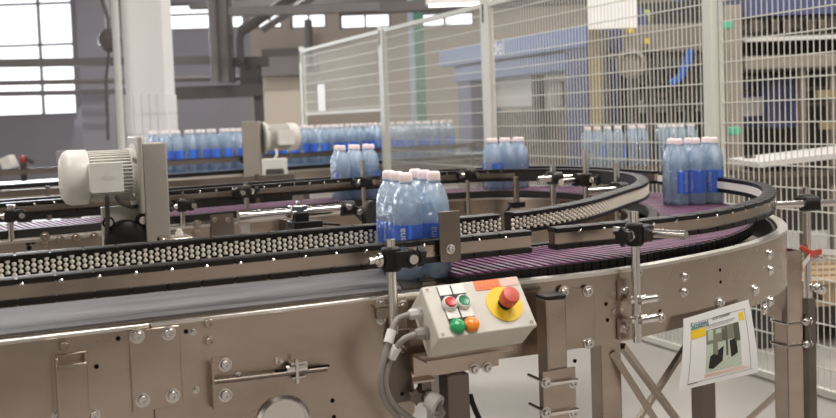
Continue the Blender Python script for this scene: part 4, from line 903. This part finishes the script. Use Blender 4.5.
for k in range(9): patch('printed_line', .13 if k < 2 else .30, (.10, .93, .185, .205, .86, .875, .895, .13, .225)[k], (.92, .92, .74, .72, .80, .84, .88, .31, .66)[k], (.104, .934, .19, .208, .864, .879, .898, .134, .228)[k], (INK, INK, INK, INK, INKR, INKR, INKR, INK, INK)[k], .0007, sh, 1)
patch('printed_border', .10, .33, .104, .92, INK, .0007, sh); patch('printed_border', .90, .10, .904, .93, INK, .0007, sh); patch('printed_line', .10, .93, .22, .945, INK, .0007, sh, 1)
text('Stotens', .0235, pp(.10, .19, .0012), xd, -yd, TEAL, sh, depth=.0003)
text('STOP STANDART', .0095, pp(.41, .135, .0012), xd, -yd, INK, sh, depth=.0002)
# ------------------------------------------------------------------ wire mesh fence
FX, FT = 3.10, 1.93
def fy(px):
    d = ray(px, 130); return d.y*FX/d.x
YS = [1.55, fy(713), fy(490), fy(385.5), fy(305)]
def fence_post(y, lab, wdt):
    t = thing('fence_post', lab, 'fence post', (FX, y, 0))
    mb = MB(); mb.box((FX, y, FT/2+.02), (.04, wdt, FT+.04)); obj('upright', mb, FENCE, t, bevel=.003)
    mb = MB(); mb.box((FX, y, .006), (.14, .12, .012)); obj('foot_plate', mb, FENCE, t)
    mb = MB(); mb.box((FX-.022, y+.01, FT-.06), (.006, .012, .12)); obj('slot', mb, MDARK, t)
labs = ['fence post outside the right end of the bend, at the fence\'s near end', 'tall pale fence post behind the pack on the purple bend', 'pale fence post beside the pack at the far end of the bend', 'pale fence post standing left of the blue gantry machine', 'last fence post, at the far left end of the mesh fence']
for y, lab, wd in zip(YS, labs, (.05, .05, .11, .09, .07)): fence_post(y, lab, wd)
pl_ = ['nearest wire mesh fence panel, with the beige machine and pallet behind', 'wire mesh fence panel in front of the blue gantry leg and tangled machine', 'wire mesh fence panel before the blue lettered gantry beam', 'farthest wire mesh fence panel, over the long row of packs']
for k in range(4):
    y0, y1 = YS[k]+.045, YS[k+1]-.065
    zb = .025
    t = thing('wire_fence', pl_[k], 'fence panel', (FX, (y0+y1)/2, zb))
    opening = k == 3
    hz = [zb+.005+i*.0915 for i in range(int((FT-zb)/.0915)+1)]; nv = int((y1-y0)/.031)
    zlow = 1.28 if opening else zb
    mb = MB()
    for i in range(nv+1):
        y = y0+(y1-y0)*i/nv; ztop = FT-.02
        mb.box((FX, y, (zlow+ztop)/2), (.0034, .0034, ztop-zlow))
    obj('upright_wires', mb, FENCE, t, flat=True)
    mb = MB()
    for z in hz:
        if z < zlow-.01: continue
        mb.box((FX-.006, (y0+y1)/2, z), (.0045, y1-y0, .0055))
    obj('cross_wires', mb, FENCE, t, flat=True)
    mb = MB(); mb.box((FX, (y0+y1)/2, FT-.005), (.03, y1-y0, .03)); mb.box((FX, (y0+y1)/2, zlow), (.025, y1-y0, .025)); 
    for y in (y0, y1): mb.box((FX, y, (zlow+FT)/2), (.014, .014, FT-zlow))
    obj('panel_frame', mb, FENCE, t)
mb = MB(); mb.box((FX-.03, fy(326), PD(326, 92, 7.6).z), (.008, .20, .26)); tag(obj('notice_plate', mb, WHITE), 'small white plate hung on the farthest fence panel', 'sign')
# red and white barrier tape
tp = [PD(778, 306, 2.75), PD(790, 285, 2.8), PD(802, 266, 2.86), PD(817, 251.5, 2.92), PD(838, 250, 2.9), PD(880, 249, 2.9)]
tp = [PD(796, 276, 2.82), PD(803, 266, 2.85), PD(812, 254.5, 2.88), PD(820, 252, 2.89), PD(838, 252.5, 2.88), PD(900, 251, 2.88)]
P = resample(spline(tp, .01), .012); t = thing('barrier_tape', 'red and white barrier tape knotted on the post before the fence at the right', 'tape', P[10])
for m, sel, nm in ((RED, 0, 'red_stripe'), (WHITE, 1, 'white_stripe')):
    for i in range(0, len(P)-1, 4):
        if (i//4) % 2 != sel: continue
        mb = MB()
        for k in range(i, min(i+4, len(P)-1)): mb.bar(P[k], P[k+1]+(P[k+1]-P[k])*.05, .0012, .017, up=Z+ER*.2)
        obj(nm, mb, m, t)
mb = MB(); q = PD(811, 253, 2.90); mb.box(q, (.028, .012, .020), axes=((ER-Z*.3).normalized(), EF, (Z+ER*.3).normalized())); mb.box(q+ER*-.02+Z*.012, (.03, .010, .014), axes=((ER-Z*.6).normalized(), EF, (Z+ER*.6).normalized())); obj('knot', mb, RED, t, bevel=.003)
# ------------------------------------------------------------------ blue gantry machine behind the fence
GX = 4.45
def GY(px): d = ray(px, 100); return d.y*GX/d.x
def gz(px, py): d = ray(px, py); return HC+d.z*GX/d.x
GM = thing('gantry_machine', 'blue gantry machine with lettered top beam and open front, behind the fence', 'machine', (GX, (GY(445)+GY(588))/2, 0))
ya, yb = GY(588), GY(440)
def gbox(px0, px1, py0, py1, m, name, depth=.3, dx=0, parent=None, at=None, bevel=.01):
    y0, y1 = GY(px1)+0, GY(px0); pm = (px0+px1)/2; z1, z0 = gz(pm, py0), gz(pm, py1)
    mb = MB(); mb.box((GX+dx+depth/2, (y0+y1)/2, (z0+z1)/2), (depth, y1-y0, z1-z0)); return obj(name, mb, m, parent or GM, bevel=bevel)
bm = gbox(440, 588, 37, 57, MBLUE, 'top_beam', .5)
gbox(449, 570, 59, 76, MBLUE, 'lower_beam', .45, .06)
mb = MB(); mb.box((GX+.3, (GY(460)+GY(447))/2, gz(453, 62)/2), (.35, GY(447)-GY(460), gz(453, 62))); obj('leg', mb, MBLUED, GM, bevel=.01)
mb = MB(); mb.box((GX+.2, (GY(586)+GY(563))/2, gz(575, 45)/2), (.35, GY(563)-GY(586), gz(575, 45))); obj('leg', mb, MBLUED, GM, bevel=.01)
gbox(466, 512, 80, 108, WSHEET, 'front_panel', .03, .3); gbox(516, 560, 78, 110, WSHEET, 'front_panel', .03, .3); gbox(511, 517, 74, 140, MDARK, 'mullion', .08, .22)
gbox(526, 536, 82, 108, MBEIGE, 'hatch', .03, .26)
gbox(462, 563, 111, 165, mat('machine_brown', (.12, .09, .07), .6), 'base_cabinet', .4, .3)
mb = MB(); mb.box((GX+1.0, (ya+yb)/2, .9), (.05, yb-ya, 1.7)); obj('rear_wall', mb, MBEIGE, GM)
tx = text('Sidel', .20, (GX-.003, GY(487), gz(500, 54)), -Y, Z, LBLW, bm, depth=.002)
# ------------------------------------------------------------------ beige tubular machine behind the fence
def Mbox(mb, px0, px1, py0, py1, dep, thick=.2):
    a, b = PD(px0, (py0+py1)/2, dep), PD(px1, (py0+py1)/2, dep); c = (a+b)/2+EF*thick/2
    mb.box(c, ((b-a).length, thick, (py1-py0)*dep/FPX), axes=(ER, EF, Z)); return mb
def toground(mb, px0, px1, py0, dep, thick=.12):
    a, b = PD(px0, py0, dep), PD(px1, py0, dep); c = (a+b)/2; mb.box(V(c.x, c.y, a.z/2)+EF*thick/2, ((b-a).length, thick, a.z), axes=(ER, EF, Z)); return mb
TM = thing('filling_machine', 'beige machine block on tubular legs with hoses, between the fence posts', 'machine', BG(*( (lambda p: (p.dot(ER), p.dot(EF)))(PD(660, 100, 6.6)))))
mb = MB(); Mbox(mb, 622, 716, 24, 52, 6.6, .7); obj('housing', mb, MBEIGE, TM, bevel=.01)
mb = MB(); Mbox(mb, 640, 706, 53, 66, 6.7, .4); obj('lower_housing', mb, mat('machine_grey', (.26, .235, .21), .5), TM, bevel=.01)
for px, wd in ((634, 7), (652, 6), (672, 7), (690, 8), (706, 6)): mb = MB(); toground(mb, px-wd/2, px+wd/2, 62, 6.75, .08); obj('leg', mb, STEELD, TM)
mb = MB(); mb.lathe(PD(630, 64, 6.5), -EF, [(.075, 0), (.10, .02), (.10, .04), (.075, .05), (.06, .02)], 18); obj('ring_handle', mb, MBEIGE, TM)
mb = MB(); c = PD(622, 28, 6.7); mb.lathe(c-EF*.1, EF, [(.17, 0), (.17, .3)], 20); obj('blue_drum', mb, MBLUED, TM)
mb = MB(); mb.box(PD(640, 20, 6.7), (.10, .2, .12), axes=(ER, EF, Z)); obj('yellow_green_cap', mb, mat('lime_plastic', (.45, .55, .12), .5), TM, bevel=.01)
for px, py in ((630, 30), (647, 41)): mb = MB(); mb.box(PD(px, py, 6.56), (.035, .02, .035), axes=(ER, EF, Z)); obj('yellow_tag', mb, YELLOW, TM)
for k, pts in enumerate(([(690, 50), (688, 60), (683, 72), (680, 78), (670, 84)], [(686, 84), (684, 100), (688, 112), (682, 124)], [(640, 66), (646, 78), (655, 86), (668, 88), (676, 80)], [(660, 66), (658, 78), (648, 90), (646, 104)], [(700, 60), (696, 74), (700, 90), (694, 108)])):
    mb = MB(); mb.tube(spline([PD(x, y, 6.5) for x, y in pts], .03), (.03, .016, .02, .016, .014)[k], 8); obj('hose', mb, BLUEC if k in (0,) else MDARK, TM)
mb = MB(); Mbox(mb, 640, 700, 76, 82, 6.8, .3); Mbox(mb, 638, 704, 92, 97, 6.8, .3); obj('cross_beam', mb, STEELD, TM)
mb = MB(); Mbox(mb, 640, 702, 99, 112, 7.2, .05); obj('pale_guard', mb, WSHEET, TM)
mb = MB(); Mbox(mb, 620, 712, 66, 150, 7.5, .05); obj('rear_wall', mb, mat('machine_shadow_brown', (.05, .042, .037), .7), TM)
mb = MB(); toground(mb, 588, 599, -20, 6.3, .06); tag(obj('olive_post', mb, MOLIVE), 'olive coloured upright right of the blue gantry leg', 'post')
mb = MB(); toground(mb, 603, 608, 30, 6.6, .06); tag(obj('olive_post', mb, STEELD), 'thin grey upright between the olive post and the beige machine', 'post')
mb = MB(); a, b = PD(588, 10, 6.2), PD(636, 8, 6.2); c = (a+b)/2; mb.box(V(c.x, c.y, c.z+.1), ((b-a).length, .04, .45), axes=(ER, EF, Z)); mb.box(V(c.x, c.y, c.z+.6), (.03, .03, 1.2), axes=(ER, EF, Z)); tag(obj('hanging_sheet', mb, COLW), 'white sheet hung above the olive post behind the fence', 'sheet')
mb = MB(); a = PD(681, 6, 7.9); mb.box(V(a.x, a.y, 1.4), (.10, .1, 2.8), axes=(ER, EF, Z)); tag(obj('blue_upright', mb, MBLUE), 'blue upright behind the beige machine, left of the tall fence post', 'post')
mb = MB(); 
for k, py in enumerate((4, 16)): mb.bar(PD(600, py+8, 7.3), PD(720, py, 7.3), .08, .08)
tag(obj('overhead_rail', mb, MDARK), 'dark overhead rails above the beige machine', 'rail')
# packs of bottles on a stand beyond the fence
SB = thing('bottle_stand', 'low steel stand carrying packs under the beige machine beyond the fence', 'stand', PD(645, 142, 6.0))
mb = MB(); a, b = PD(585, 142, 6.0), PD(706, 138, 6.0); c = (a+b)/2; mb.box(V(c.x, c.y, .83)+EF*.12, ((b-a).length, .34, .04), axes=(ER, EF, Z)); obj('top', mb, STEELD, SB)
for q in (a, b): mb = MB(); mb.box(V(q.x, q.y, .405)+EF*.12, (.06, .3, .81), axes=(ER, EF, Z)); obj('leg', mb, STEELD, SB)
zt_ = .851
for k, px in enumerate((596, 617, 641, 672, 691)):
    o = copy_tree(far); o['label'] = '%s pack from the left on the stand beyond the fence, under the beige machine' % ORD[k]; o['group'] = 'packs on the stand beyond the fence'
    q = PD(px, 138, 6.0)+EF*.12; o.location = V(q.x, q.y, zt_); o.rotation_euler.z = AZ+random.uniform(-.05, .05); o.scale = (.56, .72, .81)
# ------------------------------------------------------------------ press machine at the right
PM = thing('packing_machine', 'long beige machine with blue hood and grey blue cabinet behind the fence at right', 'machine', PD(790, 200, 6.2))
D0 = 6.0
mb = MB(); Mbox(mb, 744, 930, -40, 13, D0, .8); obj('blue_hood', mb, MBLUED, PM)
mb = MB(); Mbox(mb, 742, 930, 15, 27, D0+.1, .5); obj('upper_beam', mb, MBEIGE, PM, bevel=.01)
mb = MB(); Mbox(mb, 744, 930, 34.5, 38.5, D0-.05, .06); obj('white_rail', mb, WSHEET, PM)
mb = MB(); Mbox(mb, 744, 930, 53, 67, D0, .5); obj('lower_beam', mb, MBEIGE, PM, bevel=.01)
mb = MB(); toground(mb, 726, 742, 5, D0-.1, .16); obj('front_column', mb, MBEIGE, PM, bevel=.01)
for px in (803, 833): mb = MB(); toground(mb, px-2.5, px+2.5, 62, D0+.05, .08); obj('column', mb, MBEIGE, PM)
mb = MB(); Mbox(mb, 768, 801, 76, 128, D0+.2, .5); obj('cabinet', mb, MBLUED, PM, bevel=.01)
mb = MB(); Mbox(mb, 741, 768, 97, 116, D0+.3, .03); obj('pale_sheet', mb, WSHEET, PM)
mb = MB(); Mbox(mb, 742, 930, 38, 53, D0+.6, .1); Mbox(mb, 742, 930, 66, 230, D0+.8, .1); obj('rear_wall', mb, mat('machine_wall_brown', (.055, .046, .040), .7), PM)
mb = MB(); Mbox(mb, 742, 930, 73, 77, D0+.4, .1); Mbox(mb, 742, 930, 86, 89, D0+.4, .1); Mbox(mb, 805, 930, 100, 104, D0+.3, .1); obj('cross_bar', mb, STEELD, PM)
for px in (757, 776, 788, 813, 824): mb = MB(); Mbox(mb, px-4, px+4, 20, 32, D0-.02, .1); obj('roller_mount', mb, STEELD, PM, bevel=.006)
for px, py in ((722, 25), (730, 131)): mb = MB(); mb.box(PD(px+4, py, D0-.2), (.07, .05, .05), axes=(ER, EF, Z)); obj('green_cap', mb, mat('green_plastic_%d' % px, (.08, .45, .28), .5), PM, bevel=.008)
for px, py in ((826, 94), (830, 125)): mb = MB(); mb.box(PD(px, py, D0), (.12, .05, .05), axes=(ER, EF, Z)); obj('yellow_tag', mb, MOLIVE, PM)
LT = thing('infeed_table', 'pale slanting infeed table with rollers behind the fence, below the grey blue cabinet', 'table', PD(790, 160, 5.3))
mb = MB(); mb.bar(PD(742, 163, 5.4), PD(860, 149, 5.4), .5, .03); obj('upper_plate', mb, WSHEET, LT)
mb = MB(); mb.bar(PD(735, 173, 5.35), PD(860, 169, 5.35), .45, .03); obj('lower_plate', mb, STEELC, LT)
mb = MB(); mb.bar(PD(735, 181, 5.3), PD(860, 180, 5.3), .08, .05); obj('side_beam', mb, STEELD, LT)
for px in (752, 778): mb = MB(); toground(mb, px-4, px+4, 156, 5.45, .06); obj('leg', mb, STEELD, LT)
# wooden pallet with dark goods
PL = thing('wooden_pallet', 'light wooden pallet lying on a dark low cart behind the fence at the right edge', 'pallet', PD(822, 300, 4.9))
for k in range(5): mb = MB(); a, b = PD(794, 276+k*0, 4.8+.17*k), PD(890, 276, 4.8+.17*k); z = PD(810, 281, 4.8).z; a.z = b.z = z; mb.bar(a, b, .11, .02); obj('deck_board', mb, WOOD, PL)
for k in range(3): mb = MB(); a = PD(800+30*k, 286, 4.80); a.z = z-.055; mb.box(a+EF*.36, (.09, .8, .09), axes=(ER, EF, Z)); obj('stringer', mb, WOOD, PL)
mb = MB(); a, b = PD(794, 296, 4.82), PD(890, 296, 4.82); a.z = b.z = z-.112; 
for k in range(3): mb.bar(a+EF*(.36*k), b+EF*(.36*k), .1, .02)
obj('base_board', mb, WOOD, PL)
mb = MB(); a = PD(842, 320, 4.85); hh = z-.125; mb.box(V(a.x, a.y, hh/2+.05)+EF*.36, (.5, .72, hh-.10), axes=(ER, EF, Z)); ct = obj('low_cart', mb, MDARK); tag(ct, 'dark low cart under the wooden pallet behind the fence', 'cart')
for i in (-.2, .2):
    for j in (.1, .6): mb = MB(); c = V(a.x, a.y, .05)+ER*i+EF*j; mb.cyl(c-EF*.015, c+EF*.015, .05, 14); obj('wheel', mb, BLACK, ct)
# small gear behind the fence foot
mb = MB(); a = PD(745, 335, 4.9); mb.box(V(a.x, a.y, .26), (.42, .3, .10), axes=(ER, EF, Z)); mb.box(V(a.x, a.y, .11), (.36, .2, .22), axes=(ER, EF, Z)); tag(obj('floor_unit', mb, MDARK), 'dark low unit on the floor behind the fence, right of the printed notice', 'machine')
